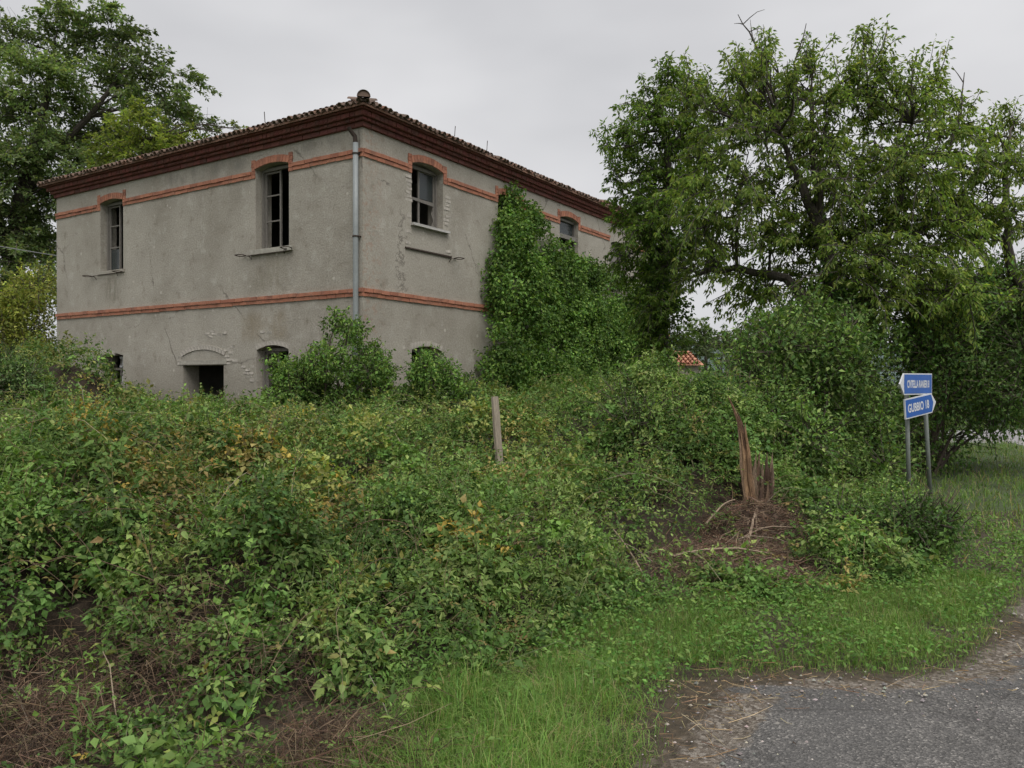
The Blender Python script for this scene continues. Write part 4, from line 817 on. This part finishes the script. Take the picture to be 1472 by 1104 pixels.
st = empty('tree_stump', (2.44, 8.0, .2), 0, label='rotten broken tree stump with a tall splinter on a brown mound', category='tree stump')
def shard(mb, x, y, w, d, h, lean=(0, 0), zb=-.2, col=(.2, .13, .08), seg=9, bend=0):
    an = np.linspace(0, 2 * math.pi, 6)[:-1] + RG.uniform(-.3, .3, 5); V = []; ph = RG.uniform(0, 6)
    for j in range(seg):
        f = j / (seg - 1); z = zb + (h - zb) * f; k = (1.15 - .3 * f) * (1 if f < .6 else max(.06, 1 - ((f - .6) / .4) ** 1.3 * .95)); wob = RG.normal(0, .07, 5)
        ox = x + lean[0] * z + bend * f ** 3 + .006 * math.sin(z * 14 + ph); oy = y + lean[1] * z
        V += [(ox + w * k * math.cos(t) * (1 + q), oy + d * k * math.sin(t) * (1 + q), z + .03 * q) for t, q in zip(an, wob)]
    q = [(j * 5 + i, j * 5 + (i + 1) % 5, (j + 1) * 5 + (i + 1) % 5, (j + 1) * 5 + i) for j in range(seg - 1) for i in range(5)]
    c = np.repeat(np.array(col)[None] * RG.uniform(.7, 1.3, (seg, 1)), 5, 0); mb.quads(np.array(V), q, c)
M['stump'] = simple('stump_wood', (.2, .13, .08), .95, 16, .6, 1.0, .02, use_attr=True, stretch=(6, 6, .9))
mb = MB()           # hollow rotten shell: a ring of broken staves with a dark inside
for k in range(15):
    t = 2 * math.pi * k / 15 + random.uniform(-.1, .1); front = math.sin(t) < -.5 and -1.0 < math.cos(t) < .3
    shard(mb, .14 + .09 * math.cos(t), .12 + .09 * math.sin(t), random.uniform(.026, .042), random.uniform(.022, .034), random.uniform(.3, .45) if front else random.uniform(.5, .66), (random.gauss(.02, .03), random.gauss(0, .03)), col=random.choice([(.13, .08, .05), (.17, .11, .07), (.1, .06, .04), (.21, .15, .1)]))
mb.build('stump_shell', M['stump'], st)
mb = MB()
for k, (dx, w, h, c) in enumerate([(-.025, .03, .9, (.32, .2, .11)), (.01, .034, .86, (.29, .175, .095)), (.038, .022, .62, (.31, .2, .12)), (-.055, .02, .97, (.24, .16, .1)), (.015, .03, .99, (.22, .13, .07)), (.06, .018, .42, (.16, .085, .05))]): shard(mb, dx, random.uniform(-.02, .03), w, w * .8, h, (-.09, 0), col=c)
mb.build('standing_slab', M['stump'], st)
mb = MB(); shard(mb, -.0, .015, .03, .026, 1.24, (-.085, 0), .3, (.15, .085, .05), 14, -.13); shard(mb, .012, .02, .02, .02, 1.12, (-.085, 0), .4, (.12, .065, .04), 12, -.07); mb.build('splinter', M['stump'], st)
mb = MB()
for k in range(26):
    an = random.uniform(2.6, 6.6); L_ = random.uniform(.15, .5); mb.tube(limb((-.02 + .1 * math.cos(an), .1 * math.sin(an), random.uniform(.0, .15)), (L_ * math.cos(an), L_ * math.sin(an), random.uniform(-.2, -.04)), .05, 5), [.022, .018, .014, .01, .005], 5)
mb.build('roots', M['rot_wood'], st)
def soil_dome(name, cx, cy, rx, ry, h, seed):
    X, Y, q = grid(-1.3, 1.3, -1.3, 1.3, .05); rr = np.hypot(X, Y) * (1 + .35 * (fbm(X * 1.5 + 7, Y * 1.5 + 7, seed, 2) - .5))
    Z = h * np.clip(1 - rr ** 1.7, -.25, 1) + .16 * (fbm(X * 4 + 3, Y * 4 + 3, seed + 2, 4) - .5) * np.clip(1.3 - rr, 0, 1); kp = rr < 1.2
    q = q[kp[q].all(1)]; u, inv = np.unique(q, return_inverse=True); mb = MB(); mb.quads(np.stack([cx + X * rx, cy + Y * ry, Z], 1)[u], inv.reshape(q.shape)); mb.build(name, M['soil'], kind='structure', smooth=True)
soil_dome('soil_mound', 2.42, 7.85, .52, .5, .34, 4); soil_dome('soil_bank', 1.95, 6.75, .62, .68, .13, 9)

mb = MB(); n = 5600; an = RG.uniform(0, 6.283, n); rr = RG.random(n) ** .6; wh = RG.random(n) < .5
x = np.where(wh, 2.42 + .66 * rr * np.cos(an), 1.9 + .75 * rr * np.cos(an)); y = np.where(wh, 7.8 + .6 * rr * np.sin(an), 6.7 + .8 * rr * np.sin(an)); z = np.where(wh, .34, .14) * (1 - rr ** 1.7) + RG.uniform(0, .06, n)
A = np.stack([x, y, np.maximum(z, .01)], 1); d = nrm(RG.normal(size=(n, 3)) * np.array((1, 1, .3))); ln = RG.gamma(2, .04, n) + .015; C = A + d * ln[:, None]; C[:, 2] = np.maximum(C[:, 2], .012); B = (A + C) / 2 + RG.normal(0, .012, (n, 3))
mb.sticks(A, B, C, RG.uniform(.001, .004, n), pal(n, [(.11, .06, .037), (.15, .085, .052), (.19, .135, .09), (.06, .035, .024), (.25, .18, .12)], jit=.2))
for p0, p1, r_ in (((1.85, 7.5, .22), (2.2, 7.75, .42), .011), ((2.15, 7.35, .12), (2.75, 7.4, .2), .01), ((1.35, 6.55, .13), (2.15, 6.5, .16), .012), ((1.0, 5.9, .1), (.8, 6.2, .42), .008), ((2.3, 7.4, .1), (2.42, 7.75, .36), .012), ((2.2, 7.3, .12), (2.4, 7.7, .34), .014)): mb.tube(limb(p0, p1, .08, 7, .06), np.linspace(r_, r_ * .5, 7), 5, (.27, .2, .14))
mb.build('dead_twigs', M['twig'], kind='stuff', label='broken sticks and bark debris round the stump', category='twigs')
sg = empty('direction_sign', (4.85, 9.35, 0), 0, label='blue road direction signs on two thin grey posts beside the shrubs', category='road sign')
sgo = np.array((4.85, 9.35, 0))
def spost(p0, p1, r=.03):
    mb = MB(); mb.tube([np.array(p0) - sgo, np.array(p1) - sgo], r, 10); return mb.build('post', M['post_metal'], sg, smooth=True)
b0 = P(1339, 736, 9.72); b0[2] = -.05; t0 = P(1328, 545, 9.62); spost(b0, t0, .025)
b0 = P(1308, 760, 9.4); b0[2] = -.05; t0 = P(1303, 552, 9.3); spost(b0, t0, .025)
def board(origin, yaw, roll, L_, H_, left, text, tsize, tw):
    R = Matrix.Rotation(yaw, 3, 'Z') @ Matrix.Rotation(-roll, 3, 'Y')
    tipw = H_ * .42
    def outline(k):       # k = inset
        if left: return [(-L_ / 2 + k * 1.1, 0), (-L_ / 2 + tipw + k * .4, H_ / 2 - k), (L_ / 2 - k, H_ / 2 - k), (L_ / 2 - k, -H_ / 2 + k), (-L_ / 2 + tipw + k * .4, -H_ / 2 + k)]
        return [(L_ / 2 - k * 1.1, 0), (L_ / 2 - tipw - k * .4, -H_ / 2 + k), (-L_ / 2 + k, -H_ / 2 + k), (-L_ / 2 + k, H_ / 2 - k), (L_ / 2 - tipw - k * .4, H_ / 2 - k)]
    def prism(pts, y0, y1, m, nm, parent):
        mb = MB(); n = len(pts); v = [np.array(R @ Vector((x, y0, z))) + origin - sgo for x, z in pts] + [np.array(R @ Vector((x, y1, z))) + origin - sgo for x, z in pts]
        f = [(0, i, i + 1) for i in range(1, n - 1)] + [(n, n + i + 1, n + i) for i in range(1, n - 1)]
        for i in range(n): j = (i + 1) % n; f += [(i, n + i, n + j), (i, n + j, j)]
        mb.add(v, f); return mb.build(nm, m, parent)
    bd = prism(outline(0), -.012, .006, M['sign_white'], 'sign_board', sg)
    pts = outline(.014); tipx = .085 if left else .05
    pts = [((x + tipx if left else x - tipx) if abs(z) < 1e-6 else x, z) for x, z in pts]
    prism(pts, -.0145, -.0115, M['sign_blue'], 'blue_panel', bd)
    cu = bpy.data.curves.new('lettering', 'FONT'); cu.body = text; cu.size = tsize; cu.align_x = 'CENTER'; cu.align_y = 'CENTER'; cu.offset = .0035
    to = bpy.data.objects.new('lettering_tmp', cu); COL.objects.link(to); dg_ = bpy.context.evaluated_depsgraph_get(); me = bpy.data.meshes.new_from_object(to.evaluated_get(dg_)); bpy.data.objects.remove(to)
    o = bpy.data.objects.new('lettering', me); COL.objects.link(o); me.materials.clear(); me.materials.append(M['sign_white']); o.parent = bd
    xs = [v.co.x for v in me.vertices]; ys = [v.co.y for v in me.vertices]; wd = max(xs) - min(xs); cx = (max(xs) + min(xs)) / 2; cy = (max(ys) + min(ys)) / 2; off = .045 if left else -.055
    for v in me.vertices: q = R @ Vector(((v.co.x - cx) * tw / wd + off, -.0155, v.co.y - cy)); v.co = q + Vector(origin - sgo)
    return bd
o1 = P(1316, 552, 9.25); board(o1, math.radians(40), 0, .86, .25, True, 'CIVITELLA RANIERI 8', .12, .6)
o2 = P(1322.5, 583, 9.3); board(o2, math.radians(34), math.radians(6.5), .68, .235, False, 'GUBBIO 18', .135, .46)
mb = MB()
for k in range(30):
    an = random.uniform(0, 6.28); mb.tube(limb((4.98, 9.1, .0), (4.98 + .25 * math.cos(an), 9.1 + .2 * math.sin(an), random.uniform(.12, .42)), .05, 4), [.006, .005, .004, .002], 4, (.1, .07, .05))
mb.build('dry_weed', M['twig'], label='dry brown weed tuft at the foot of the sign post', category='weed')

# ------------------------------------------------------------------ shrubs and ivy
def shrub(name, label, cat, base, clumps, per, leaf, cols, w=None, group=None, stem=True, **kw):
    root = empty(name, base, label=label, category=cat, group=group); bz = np.array(base, float)
    mb = MB(); tw = MB(); kw.setdefault('sprig', .42); kw.setdefault('slen', 1.5); kw.setdefault('clumpvar', .28); foliage(mb, [(np.asarray(c) - bz, r * random.uniform(.6, 1.1)) for c, r in clumps], per, leaf, cols, w, twigs=tw, **kw)
    mb.build('foliage', M['leaf'], root)
    for c, r in clumps[:10]:
        tw.tube(limb((random.uniform(-.2, .2), random.uniform(-.1, .1), -.05), np.asarray(c) - bz, .1, 6), np.linspace(.03, .012, 6), 5, (.08, .06, .045))
    tw.build('stems', M['twig'], root); return mb.ntri()
def scatter_px(pts, d0, d1, n, r0, r1):
    """random clumps inside an outline given in photo pixels at the shrub's own distance"""
    out = []; xs = [p[0] for p in pts]; ys = [p[1] for p in pts]
    while len(out) < n:
        x = random.uniform(min(xs), max(xs)); y = random.uniform(min(ys), max(ys)); s_ = float(seg_dist(np.array([x]), np.array([y]), pts)[0])
        d = random.uniform(d0, d1); r = random.uniform(r0, r1)
        if s_ > r * F / d * .55: out.append((P(x, y, d), r))
    return out
IV = [(.066, .13, .03), (.098, .178, .04), (.14, .235, .05), (.19, .285, .066)]
# bush against the left facade below the drain pipe
NT += shrub('climber_bush', 'tall creeper-clad bush under the drain pipe at the house corner', 'bush', (-3.6, 14.7, 0), scatter_px([(455, 480), (482, 447), (500, 436), (528, 450), (545, 480), (552, 520), (575, 560), (600, 610), (350, 612), (372, 560), (385, 512), (415, 505), (436, 520)], 13.9, 15.4, 105, .13, .33), 420, .075, IV, (1, 1.2, 1.4, .9))
NT += shrub('climber_bush', 'dark leafy bush below the right-hand ground floor window', 'bush', (-1.5, 14.6, 0), scatter_px([(575, 545), (598, 510), (622, 497), (655, 520), (690, 550), (720, 600), (710, 625), (560, 625)], 13.9, 15.2, 70, .13, .32), 400, .075, IV, (1.4, 1.3, 1, .5))
# ivy on the right facade
def ivy():
    root = empty('climbing_ivy', tuple(hw(7.5, -.3, 0)), label='thick green ivy smothering the right side of the house', category='ivy'); rz = np.array(root.location); cl = []
    prof = [(3.85, 1.5), (4.0, 3.4), (4.4, 5.2), (5.0, 6.2), (5.6, 6.62), (6.2, 6.4), (6.8, 6.05), (7.4, 5.6), (8.2, 5.3), (9.5, 5.2), (10.8, 5.1), (12, 5.0), (13.5, 4.7), (14.5, 4.3)]
    ps = np.array(prof)
    for k in range(470):
        s = random.uniform(3.95, 14.3); top = float(np.interp(s, ps[:, 0], ps[:, 1])); z = top * random.random() ** .8; r = random.uniform(.22, .48)
        z = min(z, top - r * .7)
        if z < 0 or s - r * .7 < float(np.interp(z, ps[:5, 1], ps[:5, 0])): continue
        o = random.uniform(.05, .25 + .75 * (1 - z / top) + .2 * vnoise(np.array([s * 1.5]), np.array([z * 1.5]), 6)[0]); cl.append((np.array(hw(s, -o, z)) - rz, r))
    for s, z in ((5.2, 6.35), (5.45, 6.6), (5.7, 6.4), (5.05, 6.0), (5.3, 5.9), (5.9, 6.1)): cl.append((np.array(hw(s, -.12, z)) - rz, .2))
    mb = MB(); foliage(mb, cl, 150, .085, IV, (1, 1.3, 1.2, .7), aspect=.8, droop=.6, flat=1.0, sprig=.22, slen=.9, clumpvar=.3); mb.build('foliage', M['leaf'], root)
    tw = MB()
    for k in range(14):
        s = random.uniform(4.9, 13); tw.tube([np.array(hw(s + random.uniform(-.3, .3) * j, -.06, .9 * j)) - rz for j in range(5)], np.linspace(.03, .008, 5), 5, (.09, .07, .05))
    tw.build('stems', M['twig'], root); return mb.ntri()
NT += ivy()
RS = [(.072, .138, .036), (.105, .185, .046), (.15, .238, .06), (.2, .28, .084)]
NT += shrub('shrub', 'dense dark shrub right behind the broken stump', 'shrub', (3.0, 10.6, 0), scatter_px([(980, 560), (1060, 520), (1150, 520), (1200, 640), (1190, 740), (1100, 660), (1020, 640)], 9.6, 11, 42, .25, .45), 330, .068, RS, group='shrubs under the big tree')
NT += shrub('shrub', 'tall leafy shrub between the stump and the road signs', 'shrub', (4.6, 11.2, 0), scatter_px([(1020, 520), (1090, 450), (1200, 420), (1290, 450), (1300, 620), (1290, 740), (1180, 700), (1120, 600)], 10.6, 12.4, 66, .3, .52), 260, .082, RS, group='shrubs under the big tree')
NT += shrub('shrub', 'dark shrub mass behind the blue signs reaching the right edge', 'shrub', (7.2, 13.5, 0), scatter_px([(1280, 420), (1400, 380), (1520, 400), (1540, 590), (1400, 630), (1350, 690), (1290, 690)], 12.6, 15, 60, .4, .75), 210, .08, RS, (1.6, 1.4, .7, .3), group='shrubs under the big tree')
NT += shrub('shrub', 'low bright green bush at the verge below the stump', 'shrub', (3.3, 7.0, 0), [(np.array((3.32 + random.uniform(-.5, .6), 7.0 + random.uniform(-.4, .6), random.uniform(.08, .38))), random.uniform(.14, .26)) for k in range(34)], 800, .042, [(.06, .12, .03), (.085, .16, .04), (.12, .19, .055)])
NT += shrub('shrub', 'green mound of shrub foliage left of the broken stump', 'shrub', (1.75, 9.2, 0), scatter_px([(850, 600), (900, 555), (960, 548), (1040, 590), (1065, 640), (1040, 700), (960, 720), (880, 670)], 8.5, 9.6, 75, .17, .3), 520, .046, RS, (.8, 1, 1.2, 1))
# lower left background
NT += shrub('yellow_shrub', 'yellow-green shrub at the left beside the far end of the house', 'shrub', (-16, 26, 0), scatter_px([(-60, 440), (0, 420), (60, 385), (79, 400), (79, 560), (-60, 570)], 25, 27, 44, .5, .85), 90, .13, [(.2, .24, .05), (.26, .29, .06), (.32, .33, .08)])
NT += shrub('weeping_bramble', 'pale green bramble bush rising at the left edge before the house', 'shrub', (-8.4, 13.2, 0), scatter_px([(-70, 525), (0, 508), (40, 525), (75, 565), (70, 615), (-70, 620)], 12.6, 14, 30, .25, .42), 330, .07, [(.06, .11, .035), (.09, .14, .05), (.12, .17, .065)])

# ------------------------------------------------------------------ trees
def tree(name, label, base, trunks, clumps, per, leaf, cols, w=None, bark='bark', aspect=.42, twig_n=10, bare=(), ivy_h=None, category_shoots=False, **kw):
    root = empty(name, base, label=label, category='tree'); bz = np.array(base, float); tr = MB(); cr = MB(); tips = []
    for pts, r0, r1 in trunks:
        pp = np.array([np.asarray(p) - bz for p in pts]); t = np.linspace(0, 1, 4 * len(pts)); k = np.linspace(0, 1, len(pts)); q = np.stack([np.interp(t, k, pp[:, i]) for i in range(3)], 1)
        q[1:-1] = (q[:-2] + 2 * q[1:-1] + q[2:]) / 4; q += RG.normal(0, .02, q.shape); tr.tube(q, np.linspace(r0, r1, len(q)), 9); tips.append(q)
    allp = np.concatenate(tips); cl = [(np.asarray(c) - bz, r) for c, r in clumps]
    for c, r in cl:
        lower = allp[allp[:, 2] < c[2] - .2 * 0 + .3]; lower = lower if len(lower) else allp; a = lower[np.argmin(np.linalg.norm(lower - c, axis=1) + .35 * np.maximum(0, c[2] - lower[:, 2] - 1.5))]
        q = limb(a, c, random.uniform(-.02, .14), 8, .1); r_ = .01 + .011 * np.linalg.norm(a - c) ** .7; tr.tube(q, np.linspace(r_ * 1.3, .012, 8), 6)
        R = float(np.mean(r))
        for k in range(min(twig_n, 5)):
            e = c + runit(1)[0] * R * random.uniform(.6, 1.05) + np.array((0, 0, .15 * R)); s = q[random.randint(4, 7)]; tr.tube(limb(s, e, .06, 5, .1), np.linspace(.013, .004, 5), 4, cap=False)
    for a, e in bare:
        q = limb(np.asarray(a) - bz, np.asarray(e) - bz, .03, 9, .12); tr.tube(q, np.linspace(.03, .006, 9), 5)
        for k in range(6):
            s = q[random.randint(3, 7)]; tr.tube(limb(s, s + np.array((random.uniform(-.35, .35), random.uniform(-.2, .2), random.uniform(.05, .4))), .05, 4), [.009, .007, .005, .003], 4, cap=False)
    boughs(cr, tr, cl, per, leaf, cols, w, aspect=aspect, axis0=allp.mean(0), **kw)
    zt = sorted(c[2] for c, r in cl)[int(len(cl) * .55)]; shoots(cr, tr, [q for q in cl if q[0][2] > zt], leaf, cols, w, aspect) if category_shoots else None
    if ivy_h:
        iv = MB(); cl2 = []
        for pts in tips[:ivy_h[2]]:
            for k in range(ivy_h[1]):
                q = pts[random.randint(0, len(pts) - 1)]
                if q[2] < ivy_h[0]: cl2.append((q + np.array((random.gauss(0, .22), random.gauss(0, .2), random.gauss(0, .2))), random.uniform(.2, .38)))
        foliage(iv, cl2, 190, .085, IV, (1.4, 1.2, .8, .3), aspect=.8, droop=.5, sprig=.25, slen=1.2); iv.build('trunk_ivy', M['leaf'], root)
    tr.build('trunk', M[bark], root); cr.build('crown', M['tree_leaf'], root); return cr.ntri()
def px_clumps(lst, dj): return [(P(x, y, d + random.uniform(-dj, dj)), r) for x, y, d, r in lst]
TC = [(.115, .175, .045), (.155, .225, .054), (.21, .275, .068), (.27, .32, .085)]
# main right-hand tree
D = 12.8
big = [(1040, 165, D, .55), (1090, 145, D, .5), (1080, 200, D, .7), (1130, 170, D, .6), (1020, 230, D, .65), (1060, 280, D, .75), (1120, 260, D, .75), (1180, 230, D, .7), (1200, 150, D, .42), (1240, 145, D, .45), (1245, 125, D, .3), (1300, 130, D, .36), (1160, 130, D, .4),
       (1260, 180, D, .6), (1300, 240, D, .7), (1240, 280, D, .8), (1180, 320, D, .8), (1110, 340, D, .7), (1290, 330, D, .8), (1340, 290, D, .7), (1350, 160, D, .36), (1360, 200, D, .5), (1390, 240, D, .6), (1060, 400, D, .5), (1100, 420, D, .65), (1150, 410, D, .6), (1220, 380, D, .7),
       (1130, 470, D, .6), (1260, 420, D, .7), (1330, 390, D, .7), (1060, 145, D, .4), (1095, 112, D, .3), (1010, 320, D, .5), (1000, 150, D, .45), (1010, 270, D, .6), (1050, 330, D, .65), (1160, 360, D, .75), (1230, 330, D, .75), (1270, 380, D, .7), (1340, 340, D, .7), (1370, 300, D, .6), (1200, 260, D, .7), (1150, 210, D, .6), (1400, 330, D, .6), (1190, 200, D, .5), (1310, 160, D, .45), (1090, 150, D, .55), (1220, 440, D, .7), (1310, 440, D, .7), (1180, 470, D, .6), (1370, 420, D, .6), (1270, 240, D, .6), (1330, 240, D, .55), (1000, 392, D, .35), (980, 405, D, .3), (1030, 385, D, .4), (1245, 75, D, .3), (1262, 100, D, .3), (1100, 85, D, .24), (1082, 110, D, .3), (1340, 125, D, .26), (1165, 100, D, .26), (1225, 110, D, .3), (1215, 140, D, .35), (1140, 130, D, .3), (1320, 145, D, .3), (1060, 110, D, .25)]
tb = P(1215, 620, D); tb[2] = 0
tr1 = [([tb, P(1210, 520, D), P(1200, 430, D), P(1180, 340, D), P(1150, 260, D), P(1120, 190, D)], .22, .025), ([tb + np.array((.3, .1, 0)), P(1240, 480, D), P(1262, 380, D), P(1290, 280, D), P(1310, 180, D)], .17, .02), ([P(1205, 470, D), P(1130, 400, D), P(1060, 385, D), P(1000, 392, D)], .1, .03), ([P(1190, 360, D), P(1170, 250, D), P(1165, 150, D)], .09, .03)]
NT += tree('broadleaf_tree', 'large leafy broadleaf tree dominating the right side with bare twigs on top', tuple(tb), tr1, px_clumps(big, .9), 48, .088, TC, (1, 1.2, 1.2, .8), droop=.6, category_shoots=True, ivy_h=(3.4, 34, 2), bare=[(P(1135, 200, D), P(1158, 35, D)), (P(1110, 150, D), P(1060, 22, D)), (P(1250, 170, D), P(1240, 60, D)), (P(1290, 200, D), P(1310, 80, D)), (P(1360, 230, D), P(1385, 105, D))])
# left, ivy-clad tree beside the house end
D2 = 15.5
lt_ = [(945, 140, D2, .45), (960, 118, D2, .3), (930, 170, D2, .6), (960, 200, D2, .7), (910, 210, D2, .45), (895, 195, D2, .28), (980, 160, D2, .5), (930, 260, D2, .7), (975, 270, D2, .8), (1000, 330, D2, .7), (940, 330, D2, .75), (905, 320, D2, .5), (930, 390, D2, .65), (900, 370, D2, .45), (955, 420, D2, .5), (990, 130, D2, .35), (940, 450, D2, .5), (950, 490, D2, .55), (930, 520, D2, .5), (960, 380, D2, .45), (1010, 200, D2, .5), (880, 215, D2, .2), (885, 255, D2, .25), (895, 280, D2, .35), (950, 300, D2, .7), (985, 220, D2, .6), (940, 420, D2, .5), (960, 460, D2, .4), (935, 480, D2, .45), (955, 520, D2, .4), (945, 550, D2, .45), (915, 340, D2, .5), (990, 360, D2, .5)]
tb = P(948, 640, D2); tb[2] = 0
NT += tree('ivy_clad_tree', 'ivy-clad tree leaning beside the far end of the house', tuple(tb), [([tb, P(950, 520, D2), P(948, 440, D2), P(955, 340, D2), P(960, 240, D2), P(950, 150, D2)], .2, .05)], px_clumps(lt_, .7), 60, .095, [(.085, .145, .03), (.12, .19, .04), (.16, .235, .05), (.21, .28, .065)], (1.2, 1.2, 1, .5), droop=.55, category_shoots=True, ivy_h=(4.6, 60, 1))
# far right tree
D3 = 13.6
rt_ = [(1420, 200, D3, .35), (1455, 180, D3, .32), (1440, 240, D3, .55), (1480, 250, D3, .6), (1410, 290, D3, .6), (1450, 310, D3, .55), (1400, 350, D3, .5), (1500, 320, D3, .7), (1385, 180, D3, .35), (1440, 420, D3, .55), (1490, 430, D3, .7), (1390, 430, D3, .6), (1530, 200, D3, .6), (1540, 400, D3, .8)]
tb = P(1535, 600, D3); tb[2] = 0
NT += tree('broadleaf_tree', 'slender leafy tree cut by the right edge of the photo', tuple(tb), [([tb, P(1490, 480, D3), P(1450, 380, D3), P(1440, 280, D3), P(1450, 200, D3)], .14, .03), ([P(1490, 480, D3), P(1510, 380, D3), P(1520, 280, D3)], .1, .03)], px_clumps(rt_, .7), 50, .092, TC, (.8, 1.2, 1.3, .9), droop=.6, category_shoots=True)
# big trees behind the house on the left
D4 = 36
bk = [(20, 60, D4, 1.5), (80, 40, D4, 1.4), (60, 110, D4, 1.8), (130, 60, D4, 1.5), (180, 60, D4, 1.2), (160, 120, D4, 1.6), (215, 110, D4, 1.4), (100, 160, D4, 1.7), (30, 160, D4, 1.9), (-30, 110, D4, 1.9), (245, 150, D4, 1.1), (275, 115, D4, .9), (265, 170, D4, 1.0), (300, 185, D4, .8), (60, 220, D4, 1.8), (10, 250, D4, 2), (110, 230, D4, 1.7), (40, 310, D4, 1.9), (-20, 320, D4, 2), (80, 290, D4, 1.6), (20, 370, D4, 2), (60, 360, D4, 1.6), (190, 160, D4, 1.2), (-40, 210, D4, 2), (150, 20, D4, .9), (85, 12, D4, .8), (40, 420, D4, 1.8), (150, 200, D4, 1.3), (230, 190, D4, 1.2), (200, 215, D4, 1.4), (130, 270, D4, 1.4)]
tb = P(20, 560, D4); tb[2] = 0
NT += tree('tall_tree', 'tall spreading tree behind the left end of the house', tuple(tb), [([tb, P(15, 420, D4), P(30, 280, D4), P(60, 180, D4), P(80, 80, D4)], .5, .1), ([P(20, 330, D4), P(60, 230, D4), P(130, 170, D4), P(180, 100, D4)], .25, .07), ([P(18, 380, D4), P(-20, 260, D4), P(-30, 140, D4)], .3, .08)], px_clumps(bk, 1.6), 22, .19, [(.135, .19, .085), (.17, .225, .1), (.205, .25, .115)], aspect=.6, spread=.26, droop=.2)
D5 = 31
yk = [(210, 175, D5, .9), (180, 190, D5, .9), (240, 200, D5, .9), (200, 220, D5, 1.1), (160, 215, D5, .9), (270, 205, D5, .7), (230, 235, D5, 1), (170, 245, D5, 1), (255, 225, D5, .8), (340, 185, D5, .35), (350, 195, D5, .4)]
tb = P(205, 560, D5); tb[2] = 0
NT += tree('pale_tree', 'paler yellow-green tree just above the left roof line', tuple(tb), [([tb, P(205, 400, D5), P(205, 260, D5), P(210, 200, D5)], .25, .08)], px_clumps(yk, .8), 26, .16, [(.17, .215, .05), (.205, .25, .06), (.235, .27, .075)], aspect=.6, spread=.26, droop=.2)
# trees far beyond the gap
D6 = 55
fk = [(985, 495, D6, 1.3), (1010, 480, D6, 1.4), (1040, 490, D6, 1.5), (1000, 510, D6, 1.5), (1060, 500, D6, 1.5), (960, 505, D6, 1.3), (1090, 495, D6, 1.6), (1300, 500, D6, 2), (1380, 510, D6, 2)]
tb = P(1015, 560, D6); tb[2] = 0
NT += tree('far_tree', 'far round tree behind the orange outbuilding roof', tuple(tb), [([tb, P(1015, 500, D6)], .2, .1)], px_clumps(fk[:7], 1.5), 14, .25, [(.075, .11, .04), (.095, .135, .05)], aspect=.7, twig_n=3)
tb = P(1440, 545, 30); tb[2] = 0
NT += shrub('hedge', 'dark hedge beyond the far road at the right edge', 'hedge', (19.2, 30, 0), scatter_px([(1330, 470), (1440, 440), (1580, 450), (1600, 610), (1330, 610)], 28.5, 31, 46, .7, 1.2), 60, .18, [(.035, .065, .025), (.05, .085, .03)])
print('leaf triangles', NT, 'all', sum(len(o.data.polygons) for o in bpy.data.objects if o.type == 'MESH'))
